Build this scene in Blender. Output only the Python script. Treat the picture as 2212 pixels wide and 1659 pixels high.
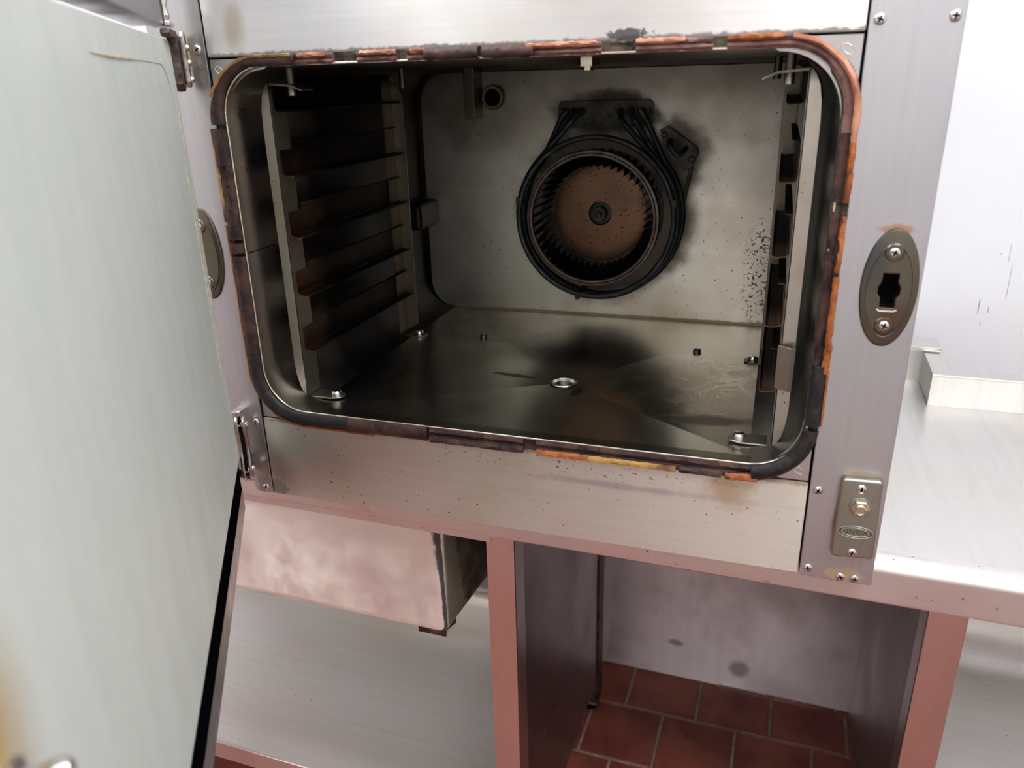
import bpy, bmesh, math, random
from mathutils import Vector, Matrix
random.seed(7)
for o in list(bpy.data.objects): bpy.data.objects.remove(o)
scn = bpy.context.scene
COL = scn.collection
Z0 = 0.96                      # oven seam level above the kitchen floor

# ------------------------------------------------------------------ camera
cam_d = bpy.data.cameras.new('camera')
cam = bpy.data.objects.new('camera', cam_d); COL.objects.link(cam)
R0 = (0.9499378, 0.3113978, -0.0254864)
R1 = (0.0902892, -0.3516918, -0.9317514)
R2 = (-0.2991087, 0.8828048, -0.3622012)
m = Matrix.Identity(4)
for i in range(3):
    m[i][0] = R0[i]; m[i][1] = -R1[i]; m[i][2] = -R2[i]
m[0][3], m[1][3], m[2][3] = 0.600913, -0.773239, 0.395076 + Z0
cam.matrix_world = m
cam_d.sensor_fit = 'HORIZONTAL'; cam_d.sensor_width = 36.0
cam_d.lens = 1691.18 * 36.0 / 2212.0
cam_d.clip_start = 0.02
cam_d.dof.use_dof = True; cam_d.dof.focus_distance = 1.02; cam_d.dof.aperture_fstop = 6.0
scn.camera = cam
scn.cycles.max_bounces = 6; scn.cycles.diffuse_bounces = 3; scn.cycles.glossy_bounces = 4; scn.cycles.transmission_bounces = 3
scn.cycles.adaptive_threshold = 0.025

# ------------------------------------------------------------------ world and exposure
w = bpy.data.worlds.new('world'); scn.world = w; w.use_nodes = True
w.node_tree.nodes['Background'].inputs[0].default_value = (0.75, 0.8, 0.9, 1)
w.node_tree.nodes['Background'].inputs[1].default_value = 0.3
vs = scn.view_settings
vs.view_transform = 'Standard'; vs.look = 'None'; vs.gamma = 1.0; vs.use_curve_mapping = False
vs.exposure = 0.68
LAMP = 13.0                     # ceiling tube strength

# ------------------------------------------------------------------ material helpers
class NT:
    def __init__(s, name):
        s.m = bpy.data.materials.new(name); s.m.use_nodes = True
        s.t = s.m.node_tree; s.n = s.t.nodes; s.l = s.t.links
        s.b = s.n['Principled BSDF']
        s._pos = None
    def new(s, t, **kw):
        x = s.n.new(t)
        for k, v in kw.items(): setattr(x, k, v)
        return x
    def pos(s):
        if s._pos is None: s._pos = s.new('ShaderNodeNewGeometry').outputs['Position']
        return s._pos
    def link(s, a, b): s.l.new(a, b)
    def setin(s, sock, v):
        if hasattr(v, 'is_output') or hasattr(v, 'links'): s.l.new(v, sock)
        elif isinstance(v, (tuple, list)) and len(v) == 3 and sock.type == 'RGBA': sock.default_value = (*v, 1)
        else: sock.default_value = v
    def math(s, op, a, b=0.0, c=None, clamp=False):
        x = s.new('ShaderNodeMath', operation=op); x.use_clamp = clamp
        s.setin(x.inputs[0], a); s.setin(x.inputs[1], b)
        if c is not None: s.setin(x.inputs[2], c)
        return x.outputs[0]
    def vmap(s, scale, loc=(0, 0, 0)):
        x = s.new('ShaderNodeMapping'); s.l.new(s.pos(), x.inputs[0])
        x.inputs['Scale'].default_value = scale; x.inputs['Location'].default_value = loc
        return x.outputs[0]
    def noise(s, scale=5, detail=4, rough=0.55, vec=None, dist=0.0):
        x = s.new('ShaderNodeTexNoise'); s.l.new(vec or s.pos(), x.inputs['Vector'])
        x.inputs['Scale'].default_value = scale; x.inputs['Detail'].default_value = detail
        x.inputs['Roughness'].default_value = rough; x.inputs['Distortion'].default_value = dist
        return x.outputs['Fac']
    def rng(s, v, a, b, c=0.0, d=1.0):
        x = s.new('ShaderNodeMapRange', interpolation_type='SMOOTHSTEP')
        s.setin(x.inputs['Value'], v)
        x.inputs['From Min'].default_value = a; x.inputs['From Max'].default_value = b
        x.inputs['To Min'].default_value = c; x.inputs['To Max'].default_value = d
        return x.outputs[0]
    def mix(s, f, a, b):
        x = s.new('ShaderNodeMix', data_type='RGBA')
        s.setin(x.inputs[0], f); s.setin(x.inputs[6], a); s.setin(x.inputs[7], b)
        return x.outputs[2]
    def mixf(s, f, a, b):
        x = s.new('ShaderNodeMix', data_type='FLOAT')
        s.setin(x.inputs[0], f); s.setin(x.inputs[2], a); s.setin(x.inputs[3], b)
        return x.outputs[0]
    def ell(s, c, r, namt=0.6, nscale=30, soft=0.5, detail=3):
        """soft-edged colour patch for stains and painted shade: ellipsoid centre c (oven coordinates), radii r, edge broken up by noise"""
        a = s.new('ShaderNodeVectorMath', operation='SUBTRACT'); s.l.new(s.pos(), a.inputs[0])
        a.inputs[1].default_value = (c[0], c[1], c[2] + Z0)
        b = s.new('ShaderNodeVectorMath', operation='DIVIDE'); s.l.new(a.outputs[0], b.inputs[0]); b.inputs[1].default_value = r
        d = s.new('ShaderNodeVectorMath', operation='LENGTH'); s.l.new(b.outputs[0], d.inputs[0])
        v = s.math('SUBTRACT', 1.0, d.outputs['Value'])
        if namt: v = s.math('ADD', v, s.math('MULTIPLY', s.math('SUBTRACT', s.noise(nscale, detail, 0.65), 0.5), namt * 2))
        return s.rng(v, 0.0, soft)
    def flecks(s, c, r, scale=220, lo=0.60, hi=0.66):
        return s.math('MULTIPLY', s.ell(c, r, 0.0, 1, 0.6), s.rng(s.noise(scale, 2, 0.6), lo, hi))
    def bump(s, h, strength=0.1, dist=0.002, normal=None):
        x = s.new('ShaderNodeBump'); x.inputs['Strength'].default_value = strength; x.inputs['Distance'].default_value = dist
        s.l.new(h, x.inputs['Height'])
        if normal: s.l.new(normal, x.inputs['Normal'])
        return x.outputs[0]

def steel(name, col=(0.62, 0.60, 0.575), rough=0.3, tint=(0.5, 0.4, 0.26), tint_amt=0.25, tint_scale=5.0, brush=(3, 3, 160),
          brush_amt=0.12, wavy=0.25, wavy_scale=3.0, specks=0.0, smudge=0.15, stains_shade=(), metallic=1.0, aniso=0.0, tan=(0, 0, 1)):
    """tan: direction across the grinding marks, along which the sheen is spread"""
    s = NT(name)
    n1 = s.noise(tint_scale, 3, 0.6)
    c = s.mix(s.rng(n1, 0.42, 0.75, 0.0, tint_amt), col, tint)
    br = s.noise(1.0, 2, 0.6, vec=s.vmap(brush))
    c = s.mix(s.rng(br, 0.3, 0.8, 0.0, 0.22), c, tuple(x * 0.72 for x in col))
    r = s.math('ADD', s.math('MULTIPLY', s.math('SUBTRACT', br, 0.5), brush_amt), rough)
    r = s.math('ADD', r, s.math('MULTIPLY', s.math('SUBTRACT', n1, 0.5), smudge * 2))
    met = metallic
    if specks:
        sp = s.rng(s.noise(260, 1, 0.5), 0.76 - specks * 0.04, 0.79 - specks * 0.04)
        c = s.mix(sp, c, (0.06, 0.03, 0.02)); r = s.mixf(sp, r, 0.7)
    for st in stains_shade:
        mk = st['mask'](s); k = st.get('amt', 1.0)
        mk = s.math('MULTIPLY', mk, k)
        c = s.mix(mk, c, st['col'])
        r = s.mixf(mk, r, st.get('rough', 0.6))
        if 'metal' in st: met = s.mixf(mk, met, st['metal'])
    s.setin(s.b.inputs['Base Color'], c); s.setin(s.b.inputs['Roughness'], r); s.setin(s.b.inputs['Metallic'], met)
    if aniso:
        s.b.inputs['Anisotropic'].default_value = aniso
        t = s.new('ShaderNodeCombineXYZ')
        for i in range(3): t.inputs[i].default_value = tan[i]
        s.l.new(t.outputs[0], s.b.inputs['Tangent'])
    h = s.math('MULTIPLY', s.noise(wavy_scale, 1, 0.4), wavy * 0.01)
    s.l.new(s.bump(h, 1.0, 1.0), s.b.inputs['Normal'])
    return s.m

def plain(name, col, rough=0.5, metallic=0.0, vary=0.3, vscale=20, bump=0.0, bscale=80, spec=0.5, col2=None, coat=0.0):
    s = NT(name)
    n = s.noise(vscale, 3, 0.6)
    c = s.mix(s.rng(n, 0.35, 0.7), col, col2 if col2 else tuple(max(0, x * (1 - vary)) for x in col))
    s.setin(s.b.inputs['Base Color'], c)
    s.setin(s.b.inputs['Roughness'], s.math('ADD', s.math('MULTIPLY', s.math('SUBTRACT', n, 0.5), 0.25), rough))
    s.b.inputs['Metallic'].default_value = metallic
    s.b.inputs['Specular IOR Level'].default_value = spec
    s.b.inputs['Coat Weight'].default_value = coat
    if bump: s.l.new(s.bump(s.noise(bscale, 2, 0.6), bump, 0.003), s.b.inputs['Normal'])
    return s.m

BIG = 1e4
def S(mask, col, rough=0.6, amt=1.0, metal=None):
    d = dict(mask=mask, col=col, rough=rough, amt=amt)
    if metal is not None: d['metal'] = metal
    return d

M = {}
M['panel_top'] = steel('brushed_steel_top', (0.88, 0.87, 0.87), 0.40, (0.55, 0.42, 0.26), 0.35, 4, (3, 3, 140), aniso=0.8, stains_shade=[
    S(lambda s: s.ell((0.33, 0, 0.4255), (BIG, BIG, 0.005), 0.9, 70, 0.6), (0.10, 0.06, 0.04), 0.7, 0.7, 0.4),
    S(lambda s: s.ell((0.46, 0, 0.431), (0.022, BIG, 0.007), 0.9, 160, 0.4), (0.05, 0.045, 0.045), 0.7, 0.9, 0.3),
    S(lambda s: s.ell((0.04, 0, 0.455), (0.02, BIG, 0.03), 0.5, 40, 0.8), (0.50, 0.36, 0.18), 0.4, 0.5)])
M['panel_bottom'] = steel('brushed_steel_bottom', (0.74, 0.715, 0.66), 0.44, (0.58, 0.50, 0.34), 0.5, 4, (3, 3, 120), specks=0.05, aniso=0.85, stains_shade=[
    S(lambda s: s.ell((0.33, 0, 0.0), (BIG, BIG, 0.007), 0.6, 90, 0.8), (0.22, 0.12, 0.04), 0.6, 0.7, 0.5),
    S(lambda s: s.flecks((0.40, 0, -0.008), (0.24, BIG, 0.026), 230, 0.63, 0.68), (0.13, 0.04, 0.02), 0.75, 0.85, 0.2),
    S(lambda s: s.ell((0.58, 0, -0.02), (0.035, BIG, 0.03), 0.6, 40, 0.8), (0.42, 0.22, 0.06), 0.5, 0.6),
    S(lambda s: s.ell((0.46, 0, -0.033), (0.2, BIG, 0.006), 0.9, 25, 0.8), (0.42, 0.40, 0.46), 0.3, 0.5),
    S(lambda s: s.ell((0.0, 0, -0.1), (0.03, BIG, 0.02), 0.9, 90, 0.4), (0.16, 0.08, 0.03), 0.7, 0.7, 0.3)])
M['post'] = steel('brushed_steel_post', (0.49, 0.49, 0.515), 0.38, (0.52, 0.44, 0.32), 0.3, 6, (150, 3, 3), specks=0.0, aniso=0.5, tan=(0, 0, 1), stains_shade=[
    S(lambda s: s.ell((0.706, 0, 0.262), (0.018, BIG, 0.006), 0.4, 110, 0.5), (0.36, 0.15, 0.05), 0.7, 0.8, 0.3),
    S(lambda s: s.ell((0.708, 0, 0.0175), (0.026, BIG, 0.0035), 0.7, 140, 0.6), (0.40, 0.22, 0.06), 0.7, 0.6, 0.4),
    S(lambda s: s.ell((0.708, 0, -0.104), (0.022, BIG, 0.010), 0.9, 110, 0.4), (0.45, 0.28, 0.09), 0.7, 0.75, 0.4),
    S(lambda s: s.ell((0.69, 0, -0.038), (0.006, BIG, 0.022), 0.7, 50, 0.6), (0.30, 0.26, 0.30), 0.3, 0.6),
    S(lambda s: s.ell((-0.012, 0, -0.095), (0.014, BIG, 0.02), 1.0, 90, 0.4), (0.20, 0.11, 0.05), 0.7, 0.7, 0.3),
    S(lambda s: s.ell((-0.022, 0, 0.43), (0.008, BIG, 0.025), 0.3, 40, 0.6), (0.55, 0.42, 0.22), 0.4, 0.7),
    S(lambda s: s.ell((0.6615, 0, 0.24), (0.002, BIG, 0.15), 1.1, 60, 0.3), (0.03, 0.025, 0.03), 0.7, 0.9, 0.2)])
M['corner'] = steel('corner_steel', (0.55, 0.54, 0.54), 0.35, (0.3, 0.24, 0.18), 0.4, 20)
M['liner'] = steel('oven_liner_steel', (0.36, 0.34, 0.315), 0.32, (0.20, 0.15, 0.10), 0.6, 6, (3, 3, 90), wavy=0.2, stains_shade=[
    S(lambda s: s.ell((0.33, 0.33, 0.2), (BIG, 0.30, BIG), 0.25, 8, 0.5), (0.013, 0.012, 0.012), 0.5, 0.97),  # unlit depth of the cavity put into the colour, with grime
    S(lambda s: s.ell((0.33, 0.2, 0.415), (BIG, BIG, 0.03), 0.4, 12, 0.9), (0.08, 0.07, 0.05), 0.45, 0.7)])
M['back'] = steel('oven_back_steel', (0.74, 0.71, 0.65), 0.36, (0.36, 0.28, 0.19), 0.75, 5, (3, 3, 40), 0.08, wavy=0.35, wavy_scale=5, specks=0.4, stains_shade=[
    S(lambda s: s.ell((0.33, 0.497, 0.43), (BIG, BIG, 0.25), 0.35, 6, 1.0), (0.12, 0.095, 0.07), 0.45, 0.9),  # upper wall that gets little light darkened in the colour, with soot
    S(lambda s: s.ell((0.337, 0.497, 0.185), (0.160, BIG, 0.158), 0.22, 18, 0.25), (0.085, 0.055, 0.03), 0.5, 0.85, 0.5),
    S(lambda s: s.ell((0.34, 0.497, 0.343), (0.100, BIG, 0.040), 0.35, 40, 0.45), (0.035, 0.028, 0.022), 0.7, 0.9, 0.2),
    S(lambda s: s.ell((0.452, 0.497, 0.275), (0.055, BIG, 0.075), 0.35, 30, 0.5), (0.06, 0.045, 0.03), 0.6, 0.75, 0.3),
    S(lambda s: s.flecks((0.588, 0.497, 0.10), (0.035, BIG, 0.11), 200, 0.55, 0.6), (0.22, 0.13, 0.06), 0.7, 0.8, 0.2),
    S(lambda s: s.ell((0.10, 0.497, 0.33), (0.05, BIG, 0.08), 0.6, 22, 0.8), (0.12, 0.10, 0.08), 0.5, 0.5),
    S(lambda s: s.ell((0.33, 0.497, 0.018), (BIG, BIG, 0.0035), 0.6, 90, 0.5), (0.16, 0.08, 0.03), 0.6, 0.6)])
M['cfloor'] = steel('oven_floor_steel', (0.60, 0.57, 0.48), 0.24, (0.32, 0.28, 0.20), 0.9, 4, (8, 10, 8), 0.04, wavy=0.12, smudge=0.1, stains_shade=[
    S(lambda s: s.ell((0.31, 0.31, 0.0), (0.13, 0.07, BIG), 0.25, 7, 0.9), (0.030, 0.026, 0.022), 0.25, 0.8),  # dark reflection of the fan painted in, with soot
    S(lambda s: s.ell((0.06, 0.16, 0.0), (0.09, 0.20, BIG), 0.25, 6, 0.8), (0.055, 0.055, 0.06), 0.3, 0.85),
    S(lambda s: s.ell((0.275, 0.205, 0.0), (0.040, 0.007, BIG), 0.2, 30, 0.4), (0.07, 0.035, 0.015), 0.3, 0.9),
    S(lambda s: s.ell((0.372, 0.168, 0.0), (0.009, 0.022, BIG), 0.2, 30, 0.4), (0.05, 0.02, 0.012), 0.3, 0.95),
    S(lambda s: s.math('MULTIPLY', s.ell((0.545, 0.22, 0.0), (0.085, 0.15, BIG), 0.3, 12, 0.7), s.rng(s.noise(15, 4, 0.7, dist=2.5), 0.40, 0.60)), (0.74, 0.62, 0.46), 0.45, 0.85),
    S(lambda s: s.ell((0.20, 0.27, 0.0), (0.05, 0.05, BIG), 0.7, 16, 0.8), (0.42, 0.36, 0.24), 0.35, 0.5),
    S(lambda s: s.ell((0.55, 0.10, 0.0), (0.09, 0.02, BIG), 0.6, 20, 0.6), (0.07, 0.06, 0.045), 0.4, 0.7),
    S(lambda s: s.ell((0.44, 0.20, 0.0), (0.06, 0.05, BIG), 0.4, 14, 0.8), (0.05, 0.045, 0.035), 0.4, 0.7)])
M['lip'] = steel('liner_lip', (0.78, 0.70, 0.58), 0.25, (0.5, 0.36, 0.2), 0.4, 20)
M['rack'] = steel('rack_steel', (0.46, 0.43, 0.38), 0.36, (0.34, 0.24, 0.14), 0.55, 14, (90, 90, 4), specks=0.5, stains_shade=[
    S(lambda s: s.ell((0.33, 0.32, 0.2), (BIG, 0.2, BIG), 0.2, 14, 0.5), (0.16, 0.135, 0.10), 0.45, 0.85),  # darker towards the rear upright
    S(lambda s: s.ell((0.33, 0.05, 0.405), (BIG, BIG, 0.022), 0.2, 14, 0.5), (0.10, 0.085, 0.07), 0.45, 0.8)])  # darker at the top tab
M['rail'] = steel('rail_steel', (0.19, 0.11, 0.068), 0.36, (0.10, 0.048, 0.024), 0.9, 16, (5, 5, 60), stains_shade=[
    S(lambda s: s.ell((0.33, 0.26, 0.2), (BIG, 0.215, BIG), 0.2, 14, 0.35), (0.010, 0.008, 0.007), 0.55, 0.97),  # missing light deep in the oven painted onto the rails, with soot
    S(lambda s: s.ell((0.33, 0.1, 0.40), (BIG, BIG, 0.13), 0.2, 14, 0.5), (0.010, 0.008, 0.007), 0.55, 0.97)])  # upper rails blackened likewise, as the unlit part
M['bolt'] = steel('bolt_steel', (0.75, 0.74, 0.72), 0.25, (0.5, 0.4, 0.3), 0.3, 60)
M['screw'] = plain('screw_steel', (0.72, 0.70, 0.69), 0.26, 1.0, 0.15, 200)
M['seal_brown'] = plain('burnt_brown_rubber', (0.075, 0.038, 0.031), 0.46, 0, 0.5, 45, 0.5, 120, 0.3, col2=(0.020, 0.011, 0.012))
M['seal_mauve'] = plain('faded_mauve_rubber', (0.20, 0.105, 0.09), 0.5, 0, 0.4, 45, 0.5, 120, 0.3, col2=(0.075, 0.035, 0.03))
M['seal_black'] = plain('charred_black_rubber', (0.014, 0.013, 0.015), 0.5, 0, 0.4, 60, 0.4, 150, 0.3, col2=(0.03, 0.024, 0.022))
M['seal_orange'] = plain('orange_silicone', (0.42, 0.135, 0.035), 0.5, 0, 0.5, 60, 0.3, 150, 0.3, col2=(0.17, 0.045, 0.015))
M['seal_peach'] = plain('peach_silicone', (0.58, 0.27, 0.165), 0.5, 0, 0.4, 50, 0.3, 150, col2=(0.36, 0.13, 0.07))
M['seal_amber'] = plain('amber_burnt_silicone', (0.46, 0.24, 0.06), 0.42, 0, 0.5, 30, 0.3, 120, col2=(0.07, 0.025, 0.012))
M['channel'] = plain('grimy_channel', (0.10, 0.075, 0.055), 0.6, 0.3, 0.6, 60, 0.5, 200, col2=(0.02, 0.014, 0.012))
M['oval'] = steel('lock_plate_metal', (0.145, 0.132, 0.108), 0.36, (0.15, 0.125, 0.055), 0.8, 12, (20, 20, 20), 0.05, stains_shade=[
    S(lambda s: s.ell((0.690, 0, 0.235), (0.02, BIG, 0.04), 0.2, 30, 0.9), (0.085, 0.09, 0.10), 0.34, 0.8),
    S(lambda s: s.ell((0.712, 0, 0.185), (0.02, BIG, 0.02), 0.4, 30, 0.9), (0.13, 0.075, 0.05), 0.38, 0.6)])
M['switch'] = steel('switch_housing', (0.36, 0.375, 0.33), 0.40, (0.27, 0.23, 0.12), 0.4, 24, (30, 30, 30), 0.05, stains_shade=[
    S(lambda s: s.ell((0.687, 0, -0.03), (0.0025, BIG, 0.05), 0.6, 90, 0.5), (0.30, 0.16, 0.05), 0.6, 0.8)])
M['brass'] = steel('brass_nut', (0.62, 0.52, 0.38), 0.28, (0.4, 0.3, 0.2), 0.3, 40)
M['engrave'] = plain('engraved_grey', (0.15, 0.155, 0.13), 0.45, 0.8, 0.2)
M['engrave_hi'] = plain('embossed_edge', (0.55, 0.54, 0.47), 0.35, 1.0, 0.2)
M['black'] = plain('dead_black', (0.004, 0.004, 0.005), 0.8, 0, 0.3, spec=0.05)  # also paints the shade inside bores, with grime in screw recesses
M['disc'] = steel('rusty_fan_disc', (0.19, 0.10, 0.058), 0.42, (0.12, 0.075, 0.055), 0.8, 14, (40, 40, 40), 0.1, specks=2.2, metallic=0.75)
M['wheel'] = plain('burnt_fan_steel', (0.15, 0.115, 0.095), 0.42, 0.9, 0.5, 60, 0.2, 150)
M['blade'] = plain('burnt_blade_steel', (0.085, 0.075, 0.065), 0.45, 0.85, 0.6, 70)
M['element'] = plain('blued_element', (0.055, 0.062, 0.072), 0.5, 0.7, 0.5, 60, 0.25, 200)
M['burnt'] = plain('sooty_plate', (0.075, 0.066, 0.052), 0.55, 0.5, 0.6, 50, 0.4, 150)
M['pipe'] = steel('pipe_metal', (0.15, 0.12, 0.095), 0.4, (0.12, 0.08, 0.06), 0.7, 40)
M['table'] = steel('worktop_steel', (0.68, 0.665, 0.65), 0.36, (0.62, 0.58, 0.48), 0.5, 5, (120, 3, 3), 0.1, smudge=0.08, wavy=0.3, specks=0.0, aniso=0.6, tan=(0, 1, 0))
M['fascia'] = steel('table_edge_steel', (0.76, 0.71, 0.69), 0.33, (0.55, 0.50, 0.46), 0.4, 6, (3, 3, 130), 0.1, specks=0.2, aniso=0.75)
M['leg'] = steel('leg_steel', (0.76, 0.71, 0.69), 0.30, (0.5, 0.45, 0.42), 0.35, 6, (40, 3, 3), 0.02, wavy=0.06, smudge=0.02)
M['sink'] = steel('sink_steel', (0.88, 0.83, 0.80), 0.46, (0.80, 0.72, 0.62), 0.6, 9, (20, 20, 20), 0.08, smudge=0.1, aniso=0.6, stains_shade=[
    S(lambda s: s.rng(s.noise(14, 4, 0.7), 0.35, 0.70), (0.90, 0.80, 0.71), 0.6, 0.6, 0.1),
    S(lambda s: s.ell((0.208, 0.2, -0.25), (0.0035, BIG, BIG), 0.1, 30, 0.3), (0.22, 0.19, 0.14), 0.6, 0.9, 0.3),
    S(lambda s: s.ell((0.205, 0.075, -0.26), (0.02, 0.003, BIG), 0.4, 60, 0.4), (0.03, 0.025, 0.02), 0.7, 0.95, 0.1)])
M['panel'] = steel('side_panel_steel', (0.42, 0.385, 0.395), 0.36, (0.40, 0.33, 0.33), 0.5, 6, (120, 120, 3), 0.1, wavy=0.35, smudge=0.2, aniso=0.7)
M['cladding'] = steel('cladding_steel', (0.93, 0.87, 0.91), 0.58, (0.55, 0.46, 0.46), 0.7, 5, (60, 60, 3), 0.1, wavy=0.3, smudge=0.15, aniso=0.9, metallic=1.0, stains_shade=[
    S(lambda s: s.ell((0.62, 0.77, -0.90), (0.03, BIG, 0.03), 0.4, 20, 0.6), (0.25, 0.21, 0.21), 0.6, 0.7), S(lambda s: s.ell((0.47, 0.77, -0.86), (0.025, BIG, 0.012), 0.4, 20, 0.6), (0.25, 0.21, 0.21), 0.6, 0.7)])
M['shelf'] = steel('shelf_steel', (0.74, 0.725, 0.70), 0.42, (0.70, 0.64, 0.54), 0.5, 4, (3, 120, 3), 0.06, wavy=0.45, wavy_scale=4, smudge=0.06, specks=0.1)
M['white_wall'] = plain('white_wall_panel', (0.88, 0.88, 0.91), 0.35, 0, 0.03, 3)
M['wall'] = plain('painted_wall', (0.82, 0.80, 0.76), 0.6, 0, 0.05, 3)
M['ceiling'] = plain('ceiling_white', (0.80, 0.80, 0.80), 0.7, 0, 0.04, 3)
M['tile'] = plain('red_quarry_tile', (0.30, 0.080, 0.052), 0.36, 0, 0.5, 9, 0.12, 60, col2=(0.17, 0.04, 0.03))
M['grout'] = plain('grout', (0.40, 0.32, 0.26), 0.8, 0, 0.4, 40)
M['door_frame'] = steel('door_frame_steel', (0.40, 0.36, 0.35), 0.3, (0.25, 0.2, 0.18), 0.5, 20, (3, 3, 90))
M['door_black'] = plain('black_door_band', (0.003, 0.003, 0.004), 0.8, 0, 0.3, 60, spec=0.0)
M['hinge'] = steel('worn_hinge', (0.50, 0.46, 0.43), 0.28, (0.14, 0.10, 0.08), 0.9, 60, (40, 40, 40), specks=1.5)
M['rust'] = plain('rusted_hinge', (0.14, 0.10, 0.085), 0.5, 0.7, 0.7, 70, 0.6, 120)
M['pad'] = plain('peeling_pad', (0.17, 0.14, 0.09), 0.75, 0, 0.6, 30, 0.9, 60, col2=(0.045, 0.036, 0.025))
M['lamp_body'] = plain('lamp_housing', (0.85, 0.85, 0.85), 0.4, 0, 0.03)
M['reflection_line'] = plain('pale_reflection', (0.72, 0.62, 0.44), 0.5, 0, 0.4, 60)  # pale lines imitating a reflection on the door glass

def emission(name, col, k):
    s = NT(name); s.setin(s.b.inputs['Emission Color'], col); s.b.inputs['Emission Strength'].default_value = k
    s.setin(s.b.inputs['Base Color'], (0.9, 0.9, 0.9))
    return s.m
M['tube'] = emission('lamp_diffuser', (0.94, 0.965, 1.0), LAMP)

def glass_mat():
    s = NT('pale_hazed_glass')
    nb = s.noise(5, 4, 0.6, vec=s.vmap((3, 3, 0.8)))
    g = s.rng(nb, 0.3, 0.75)
    col = s.mix(g, (0.74, 0.78, 0.735), (0.65, 0.695, 0.645))  # pale base: hazy film plus the bright room's reflection painted in
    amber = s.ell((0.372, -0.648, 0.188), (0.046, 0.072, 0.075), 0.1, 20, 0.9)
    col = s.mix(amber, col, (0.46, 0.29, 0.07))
    s.setin(s.b.inputs['Base Color'], col)
    s.setin(s.b.inputs['Roughness'], s.rng(nb, 0.3, 0.8, 0.36, 0.50))
    s.b.inputs['IOR'].default_value = 1.5
    s.b.inputs['Specular IOR Level'].default_value = 0.14
    s.setin(s.b.inputs['Transmission Weight'], s.math('SUBTRACT', 0.12, s.math('MULTIPLY', g, 0.06)))
    return s.m
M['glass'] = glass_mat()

# ------------------------------------------------------------------ mesh helpers
TH = math.radians(-1.2); PX, PY = 0.8, 0.04
def room(p):                    # the room and the table stand about a degree off the oven
    x, y = p[0] - PX, p[1] - PY
    return Vector((PX + x * math.cos(TH) - y * math.sin(TH), PY + x * math.sin(TH) + y * math.cos(TH), p[2]))
DA = math.radians(32.5)
def door_pt(p):                 # (u along the door from its hinge, w towards the inside face, z)
    u, w_, z = p
    return Vector((-0.022 + u * math.sin(DA) + w_ * math.cos(DA), -0.03 - u * math.cos(DA) + w_ * math.sin(DA), z))
def ident(p): return Vector(p)

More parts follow.
